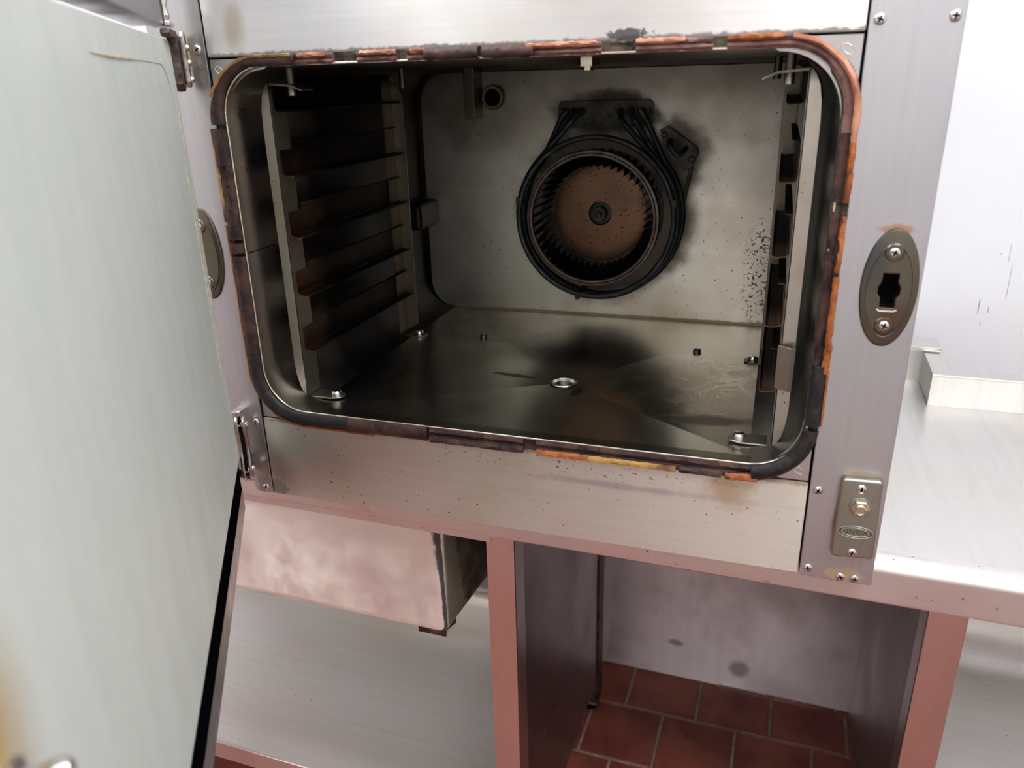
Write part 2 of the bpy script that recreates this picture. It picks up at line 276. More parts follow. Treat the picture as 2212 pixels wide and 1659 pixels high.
class B:
    def __init__(s): s.bm = bmesh.new()
    def box(s, x0, x1, y0, y1, z0, z1, bev=0.0, seg=2):
        b2 = bmesh.new()
        vs_ = [b2.verts.new((x, y, z)) for x in (x0, x1) for y in (y0, y1) for z in (z0, z1)]
        for f in ((0, 1, 3, 2), (4, 6, 7, 5), (0, 4, 5, 1), (2, 3, 7, 6), (0, 2, 6, 4), (1, 5, 7, 3)): b2.faces.new([vs_[i] for i in f])
        if bev: bmesh.ops.bevel(b2, geom=b2.edges[:], offset=bev, segments=seg, affect='EDGES', profile=0.5)
        s.merge(b2); return s
    def merge(s, b2, mat=None):
        me = bpy.data.meshes.new('tmp'); b2.to_mesh(me); b2.free()
        if mat is not None: me.transform(mat)
        s.bm.from_mesh(me); bpy.data.meshes.remove(me)
    def quad(s, pts):
        s.bm.faces.new([s.bm.verts.new(p) for p in pts]); return s
    def prism(s, poly, plane, a, b, bev=0.0, seg=2):
        """poly in the given plane ('xz','xy','yz'), extruded from a to b along the third axis"""
        mk = {'xz': lambda p, t: (p[0], t, p[1]), 'xy': lambda p, t: (p[0], p[1], t), 'yz': lambda p, t: (t, p[0], p[1])}[plane]
        b2 = bmesh.new()
        va = [b2.verts.new(mk(p, a)) for p in poly]; vb = [b2.verts.new(mk(p, b)) for p in poly]
        n = len(poly)
        b2.faces.new(va); b2.faces.new(vb[::-1])
        for i in range(n): b2.faces.new([va[i], vb[i], vb[(i + 1) % n], va[(i + 1) % n]])
        bmesh.ops.recalc_face_normals(b2, faces=b2.faces[:])
        if bev:
            ed = [e for e in b2.edges if (e.verts[0] in va) == (e.verts[1] in va)]
            bmesh.ops.bevel(b2, geom=ed, offset=bev, segments=seg, affect='EDGES', profile=0.5)
        s.merge(b2); return s
    def lathe(s, prof, c, axis='y', seg=32, sx=1.0, sz=1.0, cap=True):
        """prof: list of (radius, offset along axis)"""
        rings = []
        for r, t in prof:
            ring = []
            if r < 1e-7:
                p = {'y': (c[0], c[1] + t, c[2]), 'z': (c[0], c[1], c[2] + t), 'x': (c[0] + t, c[1], c[2])}[axis]
                ring = [s.bm.verts.new(p)]
            else:
                for i in range(seg):
                    a = 2 * math.pi * i / seg; ca, sa = r * math.cos(a) * sx, r * math.sin(a) * sz
                    p = {'y': (c[0] + ca, c[1] + t, c[2] + sa), 'z': (c[0] + ca, c[1] + sa, c[2] + t), 'x': (c[0] + t, c[1] + ca, c[2] + sa)}[axis]
                    ring.append(s.bm.verts.new(p))
            rings.append(ring)
        for A, Bq in zip(rings, rings[1:]):
            if len(A) == 1 and len(Bq) == 1: continue
            for i in range(seg):
                j = (i + 1) % seg
                if len(A) == 1: s.bm.faces.new([A[0], Bq[j], Bq[i]])
                elif len(Bq) == 1: s.bm.faces.new([A[i], A[j], Bq[0]])
                else: s.bm.faces.new([A[i], A[j], Bq[j], Bq[i]])
        return s
    def sweep(s, pts, prof, up=None, closed=False, caps=True, jitter=0.0, scales=None, wid=None):
        """pts: path; prof: closed list of (a,b) offsets along side and up vectors"""
        n = len(pts); pts = [Vector(p) for p in pts]; rings = []
        pn = None
        for i, p in enumerate(pts):
            if closed: t = pts[(i + 1) % n] - pts[i - 1]
            else: t = pts[min(i + 1, n - 1)] - pts[max(i - 1, 0)]
            t.normalize()
            if up is not None: u = Vector(up)
            else:
                if pn is None: pn = Vector((0, 0, 1)) if abs(t.z) < 0.9 else Vector((1, 0, 0))
                u = pn
            sd = t.cross(u); sd.normalize(); u = sd.cross(t); u.normalize()
            if up is None: pn = u
            k = scales[i] if scales else 1.0
            wk = wid[i] if wid else 1.0
            rings.append([s.bm.verts.new(p + sd * (a * k * wk + random.uniform(-jitter, jitter)) + u * (b * k + random.uniform(-jitter, jitter))) for a, b in prof])
        m_ = len(prof); rr = list(zip(rings, rings[1:])) + ([(rings[-1], rings[0])] if closed else [])
        for A, Bq in rr:
            for i in range(m_):
                j = (i + 1) % m_; s.bm.faces.new([A[i], Bq[i], Bq[j], A[j]])
        if caps and not closed:
            s.bm.faces.new(rings[0][::1]); s.bm.faces.new(rings[-1][::-1])
        return s
    def tube(s, pts, r, seg=10, closed=False, **k):
        return s.sweep(pts, [(r * math.cos(2 * math.pi * i / seg), r * math.sin(2 * math.pi * i / seg)) for i in range(seg)], closed=closed, **k)

WORLD = {}
def put(name, b, mat, parent=None, tf=ident, ang=32, label=None):
    bm = b.bm if isinstance(b, B) else b
    bmesh.ops.recalc_face_normals(bm, faces=bm.faces[:])
    for v in bm.verts:
        q = tf(v.co); v.co = (q.x, q.y, q.z + Z0)
    if tf is not ident: bmesh.ops.recalc_face_normals(bm, faces=bm.faces[:])
    xs = [v.co for v in bm.verts]
    lo = Vector((min(v.x for v in xs), min(v.y for v in xs), min(v.z for v in xs)))
    hi = Vector((max(v.x for v in xs), max(v.y for v in xs), max(v.z for v in xs)))
    c = (lo + hi) / 2
    for v in bm.verts: v.co -= c
    me = bpy.data.meshes.new(name); bm.to_mesh(me); bm.free()
    for p in me.polygons: p.use_smooth = True
    me.set_sharp_from_angle(angle=math.radians(ang))
    me.materials.append(M[mat] if isinstance(mat, str) else mat)
    o = bpy.data.objects.new(name, me); COL.objects.link(o)
    wn = o.modifiers.new('flat_faces', 'WEIGHTED_NORMAL'); wn.keep_sharp = True; wn.weight = 100
    WORLD[o.name] = c
    if parent is not None:
        o.parent = parent; o.location = c - WORLD[parent.name]
    else: o.location = c
    if label: o['label'] = label
    return o
def copy_at(o, at, parent, rot=None, name=None):
    c = o.copy(); COL.objects.link(c); p = Vector((at[0], at[1], at[2] + Z0))
    WORLD[c.name] = p; c.parent = parent
    c.location = p - (WORLD[parent.name] if parent else Vector())
    if rot is not None: c.rotation_euler = rot
    return c
def thing(name, loc, label, cat, group=None):
    o = bpy.data.objects.new(name, None); COL.objects.link(o); o.empty_display_size = 0.05
    p = Vector((loc[0], loc[1], loc[2] + Z0)); o.location = p; WORLD[o.name] = p
    o['label'] = label; o['category'] = cat
    if group: o['group'] = group
    return o
def struct(name, b, mat, label=None, tf=room):
    o = put(name, b, mat, None, tf); o['kind'] = 'structure'
    if label: o['label'] = label
    return o
def arc(cx, cz, r, a0, a1, n=8):
    return [(cx + r * math.cos(math.radians(a0 + (a1 - a0) * i / n)), cz + r * math.sin(math.radians(a0 + (a1 - a0) * i / n))) for i in range(n + 1)]
def rrect(x0, x1, z0, z1, r, n=8):
    return arc(x1 - r, z0 + r, r, -90, 0, n) + arc(x1 - r, z1 - r, r, 0, 90, n) + arc(x0 + r, z1 - r, r, 90, 180, n) + arc(x0 + r, z0 + r, r, 180, 270, n)

# ------------------------------------------------------------------ the room
FZ = -0.96
X0, X1, Y0_, Y1, CZ = -2.3, 2.7, -1.66, 0.772, 1.74
fl = struct('floor', B().box(X0, X1, Y0_, Y1, FZ - 0.05, FZ - 0.0025), 'grout', 'red quarry tile floor with pale grout')
TS, TG = 0.1585, 0.006
tb = B().box(-TS / 2 + TG / 2, TS / 2 - TG / 2, -TS / 2 + TG / 2, TS / 2 - TG / 2, -0.008, 0.0, 0.0015, 1)
tile0 = None; rest = B()
row0 = 0.632 + 0.0035          # grout line between rows
k = 0
for r in range(-17, 2):
    yc = row0 + (r + 0.5) * TS
    if yc + TS / 2 > Y1: yc = min(yc, Y1 + TS)
    off = 0.3625 if r % 2 == 0 else 0.3625 + TS / 2 + 0.008
    for c in range(-18, 16):
        xc = off + (c + 0.5) * TS
        if xc < X0 + 0.05 or xc > X1 - 0.05 or yc > Y1 + 0.02 or yc < Y0_ + 0.05: continue
        y_hi = min(yc + TS / 2 - TG / 2, Y1)
        near = 0.2 < xc < 0.95 and yc > 0.3
        if near:
            o = put('tile', B().box(xc - TS / 2 + TG / 2, xc + TS / 2 - TG / 2, yc - TS / 2 + TG / 2, y_hi, FZ - 0.008, FZ + random.uniform(-0.0004, 0.0004), 0.0015, 1), 'tile', fl, room)
        else:
            rest.box(xc - TS / 2 + TG / 2, xc + TS / 2 - TG / 2, yc - TS / 2 + TG / 2, y_hi, FZ - 0.008, FZ)
o = put('tile_field', rest, 'tile', fl, room); o['kind'] = 'stuff'
wb = struct('wall_back', B().box(X0, X1, Y1, Y1 + 0.1, FZ, CZ), 'white_wall', 'white wall panel with fine scratches')
struct('wall_front', B().box(X0, X1, Y0_ - 0.1, Y0_, FZ, CZ), 'wall', 'pale kitchen wall behind the viewer')
struct('wall_left', B().box(X0 - 0.1, X0, Y0_, Y1, FZ, CZ), 'wall', 'pale kitchen side wall')
struct('wall_right', B().box(X1, X1 + 0.1, Y0_, Y1, FZ, CZ), 'wall', 'pale kitchen side wall')
struct('ceiling', B().box(X0, X1, Y0_, Y1, CZ, CZ + 0.1), 'ceiling', 'white kitchen ceiling')
put('cladding_panel', B().box(0.20, 0.86, Y1 - 0.006, Y1 + 0.001, FZ + 0.001, -0.12, 0.0008), 'cladding', wb, room, label='stained steel cladding panel')
put('sill_strip', B().box(0.56, 0.86, Y1 - 0.009, Y1 - 0.005, FZ, FZ + 0.007, 0.0008), 'bolt', wb, room, label='bright strip along the floor')
# scratches in the white wall: shallow grey gouges
sc = B()
for i in range(60):
    x = random.uniform(0.93, 1.30); z = random.uniform(-0.08, 0.55); L = random.choice((0.004, 0.007, 0.012, 0.03, 0.06)) * random.uniform(0.7, 1.3); t = random.uniform(-0.06, 0.03)
    w_ = random.uniform(0.0006, 0.0016); sc.prism([(x, z), (x + w_, z + 0.2 * L), (x + L * t + w_, z + 0.8 * L), (x + L * t, z + L)], 'xz', Y1 - 0.0004, Y1 + 0.001)
M['scratch'] = plain('scratch_grey', (0.42, 0.42, 0.45), 0.7)
o = put('scratch_marks', sc, 'scratch', wb, room); o['kind'] = 'stuff'

# ceiling lamps
for i, (lx, ly) in enumerate(((-0.75, -0.28), (1.25, -0.28), (-0.75, -1.15), (1.25, -1.15))):
    t = thing('ceiling_light', room((lx, ly, CZ - 0.05)), ['white fluorescent ceiling light near the oven, left one', 'white fluorescent ceiling light near the oven, right one',
              'white fluorescent ceiling light behind the viewer, left one', 'white fluorescent ceiling light behind the viewer, right one'][i], 'ceiling light', 'fluorescent ceiling lights')
    put('housing', B().box(lx - 0.64, lx + 0.64, ly - 0.17, ly + 0.17, CZ - 0.05, CZ, 0.006), 'lamp_body', t, room)
    put('diffuser', B().box(lx - 0.60, lx + 0.60, ly - 0.14, ly + 0.14, CZ - 0.065, CZ - 0.049, 0.004), 'tube', t, room)

# ------------------------------------------------------------------ the table
TZ = -0.1136
tab = thing('work_table', room((0.45, 0.3, FZ)), 'long stainless steel work table carrying the oven, with sink bowl, legs and lower shelves', 'table')
put('worktop', B().prism([(-0.75, 0.048), (1.75, 0.048), (1.75, 0.546), (0.853, 0.546), (0.853, 0.70), (-0.75, 0.70)], 'xy', TZ - 0.012, TZ, 0.0012, 1), 'table', tab, room)
# rolled front edge: raised ridge, rounded nosing, fascia
prof = [(0.075, TZ - 0.001), (0.0715, TZ + 0.0022), (0.060, TZ + 0.0028), (0.050, TZ + 0.0012), (0.0445, TZ - 0.003), (0.0415, TZ - 0.009), (0.0415, TZ - 0.046),
        (0.0425, TZ - 0.0485), (0.0455, TZ - 0.0495), (0.062, TZ - 0.0495), (0.062, TZ - 0.0475), (0.0465, TZ - 0.0475), (0.0435, TZ - 0.044), (0.0435, TZ - 0.0115)]
put('front_edge', B().prism(prof, 'yz', -0.75, 1.75), 'fascia', tab, room, 50)
put('apron', B().box(-0.75, 0.279, 0.055, 0.066, TZ - 0.0665, TZ - 0.044, 0.0012), 'fascia', tab, room)
put('upstand', B().prism([(0.546, TZ - 0.002), (0.5435, TZ + 0.05), (0.545, TZ + 0.0535), (0.548, TZ + 0.0545), (0.577, TZ + 0.0545), (0.577, TZ - 0.002)], 'yz', 0.853, 1.75), 'table', tab, room)
put('upstand_return', B().box(0.853, 0.879, 0.577, 0.662, TZ - 0.002, TZ + 0.0545, 0.001), 'table', tab, room)
put('rear_ledge', B().box(0.30, 0.879, 0.652, 0.712, TZ + 0.0575, TZ + 0.064, 0.001), 'table', tab, room)
put('rear_upstand', B().box(0.30, 0.853, 0.662, 0.70, TZ, TZ + 0.057, 0.001), 'table', tab, room)
for lx, ly in ((0.271, 0.058), (0.805, 0.058), (0.2635, 0.600), (0.87, 0.60), (1.69, 0.058), (-0.74, 0.058)):
    put('leg', B().box(lx, lx + 0.041, ly, ly + 0.041, FZ + 0.012, TZ - 0.012 if ly > 0.1 else TZ - 0.045, 0.003), 'leg', tab, room)
    put('foot', B().lathe([(0.0, 0), (0.020, 0), (0.020, 0.012), (0.012, 0.03), (0.0, 0.03)], (lx + 0.02, ly + 0.02, FZ), 'z', 20), 'black', tab, room)
put('leg_sleeve', B().box(0.2630, 0.3060, 0.5995, 0.6425, FZ + 0.02, TZ - 0.05, 0.002), 'rust', tab, room, label='dark rear leg')
SZ = -0.71
put('shelf', B().box(-0.745, 0.276, 0.068, 0.50, SZ - 0.016, SZ, 0.002), 'shelf', tab, room)
put('shelf_edge', B().box(-0.745, 0.276, 0.060, 0.068, SZ - 0.034, SZ + 0.003, 0.0015), 'fascia', tab, room)
put('shelf_upstand', B().prism([(0.498, SZ - 0.002), (0.498, SZ + 0.055), (0.504, SZ + 0.075), (0.517, SZ + 0.084), (0.532, SZ + 0.084), (0.532, SZ - 0.002)], 'yz', -0.745, 0.276), 'shelf', tab, room, 40)
cove = [(0.068, SZ - 0.016), (0.068, SZ)] + [(0.66 + 0.10 * math.sin(math.radians(q)), SZ + 0.10 - 0.10 * math.cos(math.radians(q))) for q in range(0, 91, 9)] + [(0.760, SZ + 0.16), (0.762, SZ + 0.16), (0.762, SZ - 0.016)]
put('shelf', B().prism(cove, 'yz', 0.876, 1.745), 'shelf', tab, room, 40)
put('side_panel', B().box(0.3005, 0.3015, 0.103, 0.762, FZ + 0.085, TZ - 0.013, 0.0004, 1), 'panel', tab, room)
put('panel_fold', B().box(0.3015, 0.3045, 0.1035, 0.1055, FZ + 0.085, TZ - 0.05), 'bolt', tab, room)
put('side_panel', B().box(0.846, 0.847, 0.103, 0.762, FZ + 0.004, TZ - 0.013, 0.0004, 1), 'panel', tab, room)
put('panel_fold', B().box(0.8425, 0.8455, 0.1035, 0.1055, FZ + 0.004, TZ - 0.05), 'bolt', tab, room)
# sink bowl hanging under the left of the worktop
bm = bmesh.new()
vv = [bm.verts.new(p) for p in ((-0.62, 0.062, -0.160), (0.206, 0.062, -0.160), (0.206, 0.47, -0.160), (-0.62, 0.47, -0.160),
                                (-0.60, 0.056, -0.352), (0.205, 0.056, -0.352), (0.205, 0.45, -0.390), (-0.60, 0.45, -0.390))]
for f in ((0, 1, 5, 4), (1, 2, 6, 5), (2, 3, 7, 6), (3, 0, 4, 7), (4, 5, 6, 7), (3, 2, 1, 0)): bm.faces.new([vv[i] for i in f])
bmesh.ops.recalc_face_normals(bm, faces=bm.faces[:])
ed = [e for e in bm.edges if all(v.co.z < -0.2 for v in e.verts) or abs(e.verts[0].co.z - e.verts[1].co.z) > 0.1]
bmesh.ops.bevel(bm, geom=ed, offset=0.014, segments=5, affect='EDGES', profile=0.5)
sk = put('sink_bowl', bm, 'sink', tab, room, 40, label='pressed steel sink bowl seen from outside')
pp = B(); poly = [(0.098, -0.175), (0.30, -0.175), (0.30, -0.30), (0.235, -0.335), (0.20, -0.338), (0.175, -0.346), (0.155, -0.340), (0.135, -0.343), (0.118, -0.330), (0.108, -0.30), (0.111, -0.26), (0.102, -0.22)]
pp.prism(poly, 'yz', 0.2045, 0.2085, 0.0008, 1)
put('deadening_pad', pp, 'pad', sk, room, label='peeling grimy sound-deadening pad')
put('pad_remnant', B().prism([(0.150, 0.075), (0.195, 0.075), (0.190, 0.09), (0.196, 0.11), (0.165, 0.115), (0.148, 0.10)], 'xy', -0.372, -0.354, 0.001, 1), 'rust', sk, room, label='torn brown remnant under the bowl')

# ------------------------------------------------------------------ the oven
OV = thing('convection_oven', (0.33, 0.28, -0.1105), 'stainless steel convection oven with burnt door seal, open glass door and rusty fan', 'oven')
XR = 0.733
put('top_panel', B().box(0.0006, 0.6594, -0.001, 0.02, 0.4254, 0.62, 0.0015), 'panel_top', OV)
put('bottom_panel', B().box(0.0006, 0.6594, -0.001, 0.02, -0.1105, -0.0006, 0.0015), 'panel_bottom', OV)
put('post', B().prism([(-0.0735, 0.62), (-0.0735, -0.05), (-0.036, -0.055), (-0.0335, -0.07), (-0.026, -0.1105), (-0.0006, -0.1105), (-0.0006, 0.62)], 'xz', -0.002, 0.02, 0.0012, 2), 'post', OV)
SLOT = [(-0.0068, 0.0150), (0.0068, 0.0150), (0.0068, 0.0070), (0.0095, 0.0020), (0.0095, -0.0040), (0.0065, -0.0085), (0.0065, -0.0170), (-0.0065, -0.0170), (-0.0065, -0.0085), (-0.0095, -0.0040), (-0.0095, 0.0020), (-0.0068, 0.0070)]
def cut(o, b):
    me = bpy.data.meshes.new('cutter'); bmesh.ops.recalc_face_normals(b.bm, faces=b.bm.faces[:])
    for v in b.bm.verts: v.co = v.co + Vector((0, 0, Z0)) - WORLD[o.name]
    b.bm.to_mesh(me); b.bm.free(); c = bpy.data.objects.new('cutter', me); COL.objects.link(c); c.parent = o
    bpy.context.view_layer.update()
    o.modifiers.clear(); md = o.modifiers.new('hole', 'BOOLEAN'); md.object = c; md.operation = 'DIFFERENCE'; md.solver = 'EXACT'
    bpy.context.view_layer.update()
    nm = bpy.data.meshes.new_from_object(o.evaluated_get(bpy.context.evaluated_depsgraph_get()))
    o.modifiers.clear(); o.data = nm; wn = o.modifiers.new('flat_faces', 'WEIGHTED_NORMAL'); wn.keep_sharp = True; wn.weight = 100; bpy.data.objects.remove(c)
rp = put('post', B().prism([(0.6606, 0.62), (0.6606, -0.1075), (0.6635, -0.1115), (XR, -0.1125), (XR, 0.62)], 'xz', -0.002, 0.02, 0.0018, 2), 'post', OV)
cut(rp, B().prism([(0.7063 + x * 1.1, 0.2078 + z * 1.05) for x, z in SLOT], 'xz', -0.01, 0.04))
put('side_wall', B().box(-0.0735, -0.072, 0.02, 0.60, -0.1105, 0.62), 'post', OV)
put('side_wall', B().box(XR - 0.0015, XR, 0.02, 0.60, -0.1105, 0.62), 'post', OV)
put('rear_wall', B().box(-0.072, XR - 0.0015, 0.598, 0.60, -0.1105, 0.62), 'post', OV)
put('base_plate', B().box(-0.072, XR - 0.0015, 0.02, 0.598, -0.1105, -0.108), 'corner', OV)
put('roof_plate', B().box(-0.072, XR - 0.0015, 0.02, 0.598, 0.617, 0.62), 'corner', OV)

# screws: pan heads with a cross recess
def screw_mesh(R):
    b = B(); seg = 48; radii = [0, .10, .16, .2, .26, .34, .42, .5, .58, .62, .72, .84, .93, 1.0, 1.02]
    rings = []
    for q in radii:
        ring = []
        for i in range(1 if q == 0 else seg):
            a = 2 * math.pi * i / seg; u, v = q * math.cos(a), q * math.sin(a)
            h = 0.46 * math.sqrt(max(0, 1.06 - q * q)) if q < 1.0 else (0.10 if q < 1.01 else -0.05)
            if (abs(u) < 0.145 and abs(v) < 0.6) or (abs(v) < 0.145 and abs(u) < 0.6): h -= 0.30
            ring.append(b.bm.verts.new((u * R, -h * R, v * R)))
        rings.append(ring)
    for A, Q in zip(rings, rings[1:]):
        for i in range(seg):
            j = (i + 1) % seg
            b.bm.faces.new([A[0], Q[i], Q[j]] if len(A) == 1 else [A[i], Q[i], Q[j], A[j]])
    for f in b.bm.faces:
        if all((abs(v.co.x) < 0.16 * R and abs(v.co.z) < 0.61 * R) or (abs(v.co.z) < 0.16 * R and abs(v.co.x) < 0.61 * R) for v in f.verts): f.material_index = 1
    return b
SCREWS = []
first = None
def screw(x, y, z, parent, rot=0.0):
    global first
    if first is None:
        first = put('screw', screw_mesh(0.0047), 'screw', parent, lambda p: Vector((p.x + x, p.y + y, p.z + z)))
        me = first.data; me.materials.append(M['black']); c = WORLD[first.name] - Vector((x, y, z + Z0))
        for v in me.vertices: v.co += c
        WORLD[first.name] = Vector((x, y, z + Z0)); first.location = WORLD[first.name] - WORLD[parent.name]
        first.rotation_euler = (0, rot, 0); return first
    return copy_at(first, (x, y, z), parent, (0, rot, 0))
for x, z in ((0.669, 0.434), (0.725, 0.434), (-0.010, 0.434), (-0.010, -0.008), (-0.010, -0.102), (0.669, -0.007), (0.669, -0.101), (0.702, -0.106), (0.7155, -0.106)):
    screw(x, -0.0022, z, OV, random.uniform(-0.5, 0.5))

# corner plates behind the seal, each with a stamped oval
for sx, sz in ((0, 0), (1, 0), (0, 1), (1, 1)):
    pl = [(0.0012, 0.0008), (0.085, 0.0008)] + [(0.0685 + 0.056 * math.cos(math.radians(a)), 0.0685 + 0.056 * math.sin(math.radians(a))) for a in range(270, 179, -9)] + [(0.0012, 0.085)]
    f = lambda p: (p[0] if not sx else 0.66 - p[0], p[1] if not sz else 0.4246 - p[1])
    cp = put('corner_plate', B().prism([f(p) for p in pl], 'xz', 0.0005, 0.003, 0.0004, 1), 'corner', OV)
    cx, cz = f((0.0125, 0.0125)); pts = [(cx + 0.0065 * math.cos(a * math.pi / 16) * (0.7 if sx == sz else 0.7) - 0.003 * math.sin(a * math.pi / 16), 0.0004, cz + 0.0045 * math.sin(a * math.pi / 16)) for a in range(32)]
    put('stamped_oval', B().tube(pts, 0.0004, 6, True), 'engrave_hi', cp)

# lining: upper and lower halves, floor sheet, back wall
LX0, LX1, LZ0, LZ1, LR = 0.0165, 0.650, 0.0165, 0.4145, 0.052
def strip(path, y0, y1, th=0.002):
    b = B(); n = len(path); out = []
    for i, p in enumerate(path):
        a = path[max(i - 1, 0)]; c = path[min(i + 1, n - 1)]
        dx, dz = c[0] - a[0], c[1] - a[1]; L = math.hypot(dx, dz); out.append((dz / L, -dx / L))
    cx, cz = (LX0 + LX1) / 2, (LZ0 + LZ1) / 2
    V = []
    for p, nn in zip(path, out):
        if (p[0] - cx) * nn[0] + (p[1] - cz) * nn[1] < 0: nn = (-nn[0], -nn[1])
        q = (p[0] + nn[0] * th, p[1] + nn[1] * th)
        V.append([b.bm.verts.new(v) for v in ((p[0], y0, p[1]), (p[0], y1, p[1]), (q[0], y1, q[1]), (q[0], y0, q[1]))])
    for A, C_ in zip(V, V[1:]):
        for i in range(4): b.bm.faces.new([A[i], A[(i + 1) % 4], C_[(i + 1) % 4], C_[i]])
    b.bm.faces.new(V[0]); b.bm.faces.new(V[-1][::-1])
    return b
JZ = 0.2125
up = [(LX0, JZ + 0.0006)] + arc(LX0 + LR, LZ1 - LR, LR, 180, 90, 10) + arc(LX1 - LR, LZ1 - LR, LR, 90, 0, 10) + [(LX1, JZ + 0.0006)]
YB = 0.497
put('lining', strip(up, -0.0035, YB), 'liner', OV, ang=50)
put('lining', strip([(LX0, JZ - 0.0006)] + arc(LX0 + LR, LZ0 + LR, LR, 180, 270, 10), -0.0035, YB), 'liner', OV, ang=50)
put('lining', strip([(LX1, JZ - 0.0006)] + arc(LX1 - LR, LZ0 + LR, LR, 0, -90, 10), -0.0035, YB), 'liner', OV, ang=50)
lip = [(p[0], -0.0042, p[1]) for p in rrect(LX0 - 0.0012, LX1 + 0.0012, LZ0 - 0.0012, LZ1 + 0.0012, LR + 0.001, 12)]
put('lining_lip', B().tube(lip, 0.0013, 8, True), 'lip', OV, ang=60)
fx0, fx1 = LX0 + LR, LX1 - LR; DX, DY = 0.346, 0.201; DZ = LZ0 - 0.012
bm = bmesh.new()
pf = [bm.verts.new(p) for p in ((fx0, -0.0035, LZ0), (fx1, -0.0035, LZ0), (fx0, 0.012, LZ0), (fx1, 0.012, LZ0), (fx0, YB, LZ0), (fx1, YB, LZ0))]
ring = []
for i in range(24):
    a = 2 * math.pi * i / 24 ; ring.append(bm.verts.new((DX + 0.0165 * math.cos(a), DY + 0.0165 * math.sin(a), DZ)))
bm.faces.new([pf[0], pf[1], pf[3], pf[2]])
def fan_(pa, pb, i0, i1):
    ids = [i % 24 for i in range(i0, i1 + 1)]
    bm.faces.new([pa, pb] + [ring[i] for i in ids])
# corners connect to the ring points facing them
fan_(pf[2], pf[3], -3, -9 + 24 - 24 + 0) if False else None
def quad_to_ring(pa, pb, ia, ib):
    ids = []; i = ib
    while True:
        ids.append(i % 24)
        if i % 24 == ia % 24: break
        i -= 1
    bm.faces.new([pa, pb] + [ring[q] for q in ids])
quad_to_ring(pf[2], pf[3], 14, 22)      # front
quad_to_ring(pf[3], pf[5], 22, 27)      # right
quad_to_ring(pf[5], pf[4], 3, 9)        # rear
quad_to_ring(pf[4], pf[2], 9, 14)       # left
cf = put('cavity_floor', bm, 'cfloor', OV, ang=0.15)
put('drain', B().lathe([(0.0195, 0.0012), (0.0188, 0.0022), (0.0160, 0.0012), (0.0150, -0.003), (0.0095, -0.008), (0.009, -0.020), (0.0, -0.020)], (DX, DY, DZ), 'z', 36), 'bolt', OV, label='shiny round drain')
for x, y in ((0.176, 0.346), (0.51, 0.352)):
    put('floor_rivet', B().lathe([(0.0, 0.0002), (0.003, 0.0003), (0.0042, 0.0022), (0.0056, 0.0018), (0.006, -0.003)], (x, y, LZ0 - 0.002), 'z', 20), 'pipe', OV)
put('back_wall', B().prism(rrect(LX0 + 0.008, LX1 - 0.008, LZ0 - 0.001, LZ1 - 0.006, 0.045, 8), 'xz', YB - 0.003, YB + 0.001, 0.0015, 2), 'back', OV)
put('rear_flange', B().prism(rrect(LX0 - 0.004, LX1 + 0.004, LZ0 - 0.004, LZ1 + 0.004, 0.05, 8), 'xz', YB + 0.0012, YB + 0.004), 'liner', OV)
put('lamp_boss', B().box(LX0 - 0.001, LX0 + 0.030, 0.415, YB + 0.0, 0.164, 0.207, 0.008, 4), 'liner', OV)

# --- fan wheel
FX, FZc = 0.333, 0.190
disc = put('fan_wheel', B().lathe([(0.019, -0.004), (0.021, -0.0045), (0.040, -0.003), (0.060, -0.001), (0.074, 0.0), (0.077, 0.002), (0.074, 0.003), (0.019, 0.001)], (FX, 0.486, FZc), 'y', 64), 'disc', OV, label='rust brown fan wheel')
put('rim', B().lathe([(0.0945, 0.001), (0.0955, -0.0012), (0.0985, -0.0014), (0.0992, -0.0004), (0.1002, -0.0014), (0.1035, -0.0010), (0.1046, 0.002), (0.1046, 0.009), (0.1025, 0.009), (0.1025, 0.003), (0.0945, 0.003), (0.0945, 0.001)], (FX, 0.4205, FZc), 'y', 72), 'wheel', disc)
put('backing_ring', B().lathe([(0.0765, 0.0), (0.101, 0.0), (0.101, 0.003), (0.0765, 0.003), (0.0765, 0.0)], (FX, 0.4872, FZc), 'y', 64), 'blade', disc)
NB = 46; bl0 = None
b = B(); rows = []
for j in range(5):
    q = j / 4.0; r = 0.0785 + 0.0235 * q; a = 0.16 * q * q + 0.02 * q
    rows.append([(r * math.cos(a), -0.0315 + (0.004 * (1 - q)), r * math.sin(a)), (r * math.cos(a), 0.0315, r * math.sin(a))])
th = 0.0006
bmq = bmesh.new(); A = [[bmq.verts.new(p) for p in rr_] for rr_ in rows]
for i in range(4): bmq.faces.new([A[i][0], A[i][1], A[i + 1][1], A[i + 1][0]])
bmesh.ops.solidify(bmq, geom=bmq.faces[:], thickness=th)
me = bpy.data.meshes.new('blade'); bmq.to_mesh(me); bmq.free(); me.materials.append(M['blade'])
for p in me.polygons: p.use_smooth = False
for i in range(NB):
    o = bpy.data.objects.new('blade', me); COL.objects.link(o); o.parent = disc
    p = Vector((FX, 0.4555, FZc + Z0)); o.location = p - WORLD[disc.name]; o.rotation_euler = (0, 2 * math.pi * i / NB, 0)
put('hub', B().lathe([(0.0175, 0.012), (0.0175, 0.004), (0.0125, 0.003), (0.0120, -0.008), (0.0105, -0.0095), (0.0075, -0.0095), (0.007, -0.0085), (0.0045, -0.0085), (0.0045, -0.016), (0.0038, -0.017), (0.0022, -0.017), (0.0018, -0.0155), (0.0, -0.0155)], (FX, 0.484, FZc), 'y', 32), 'burnt', disc)
hole = B().lathe([(0.0, 0.0), (0.022, 0.0), (0.022, 0.0035), (0.0, 0.0035)], (FX, 0.4895, FZc), 'y', 32); put('shaft_opening', hole, 'black', disc)  # black disc painted in for the dark shaft opening

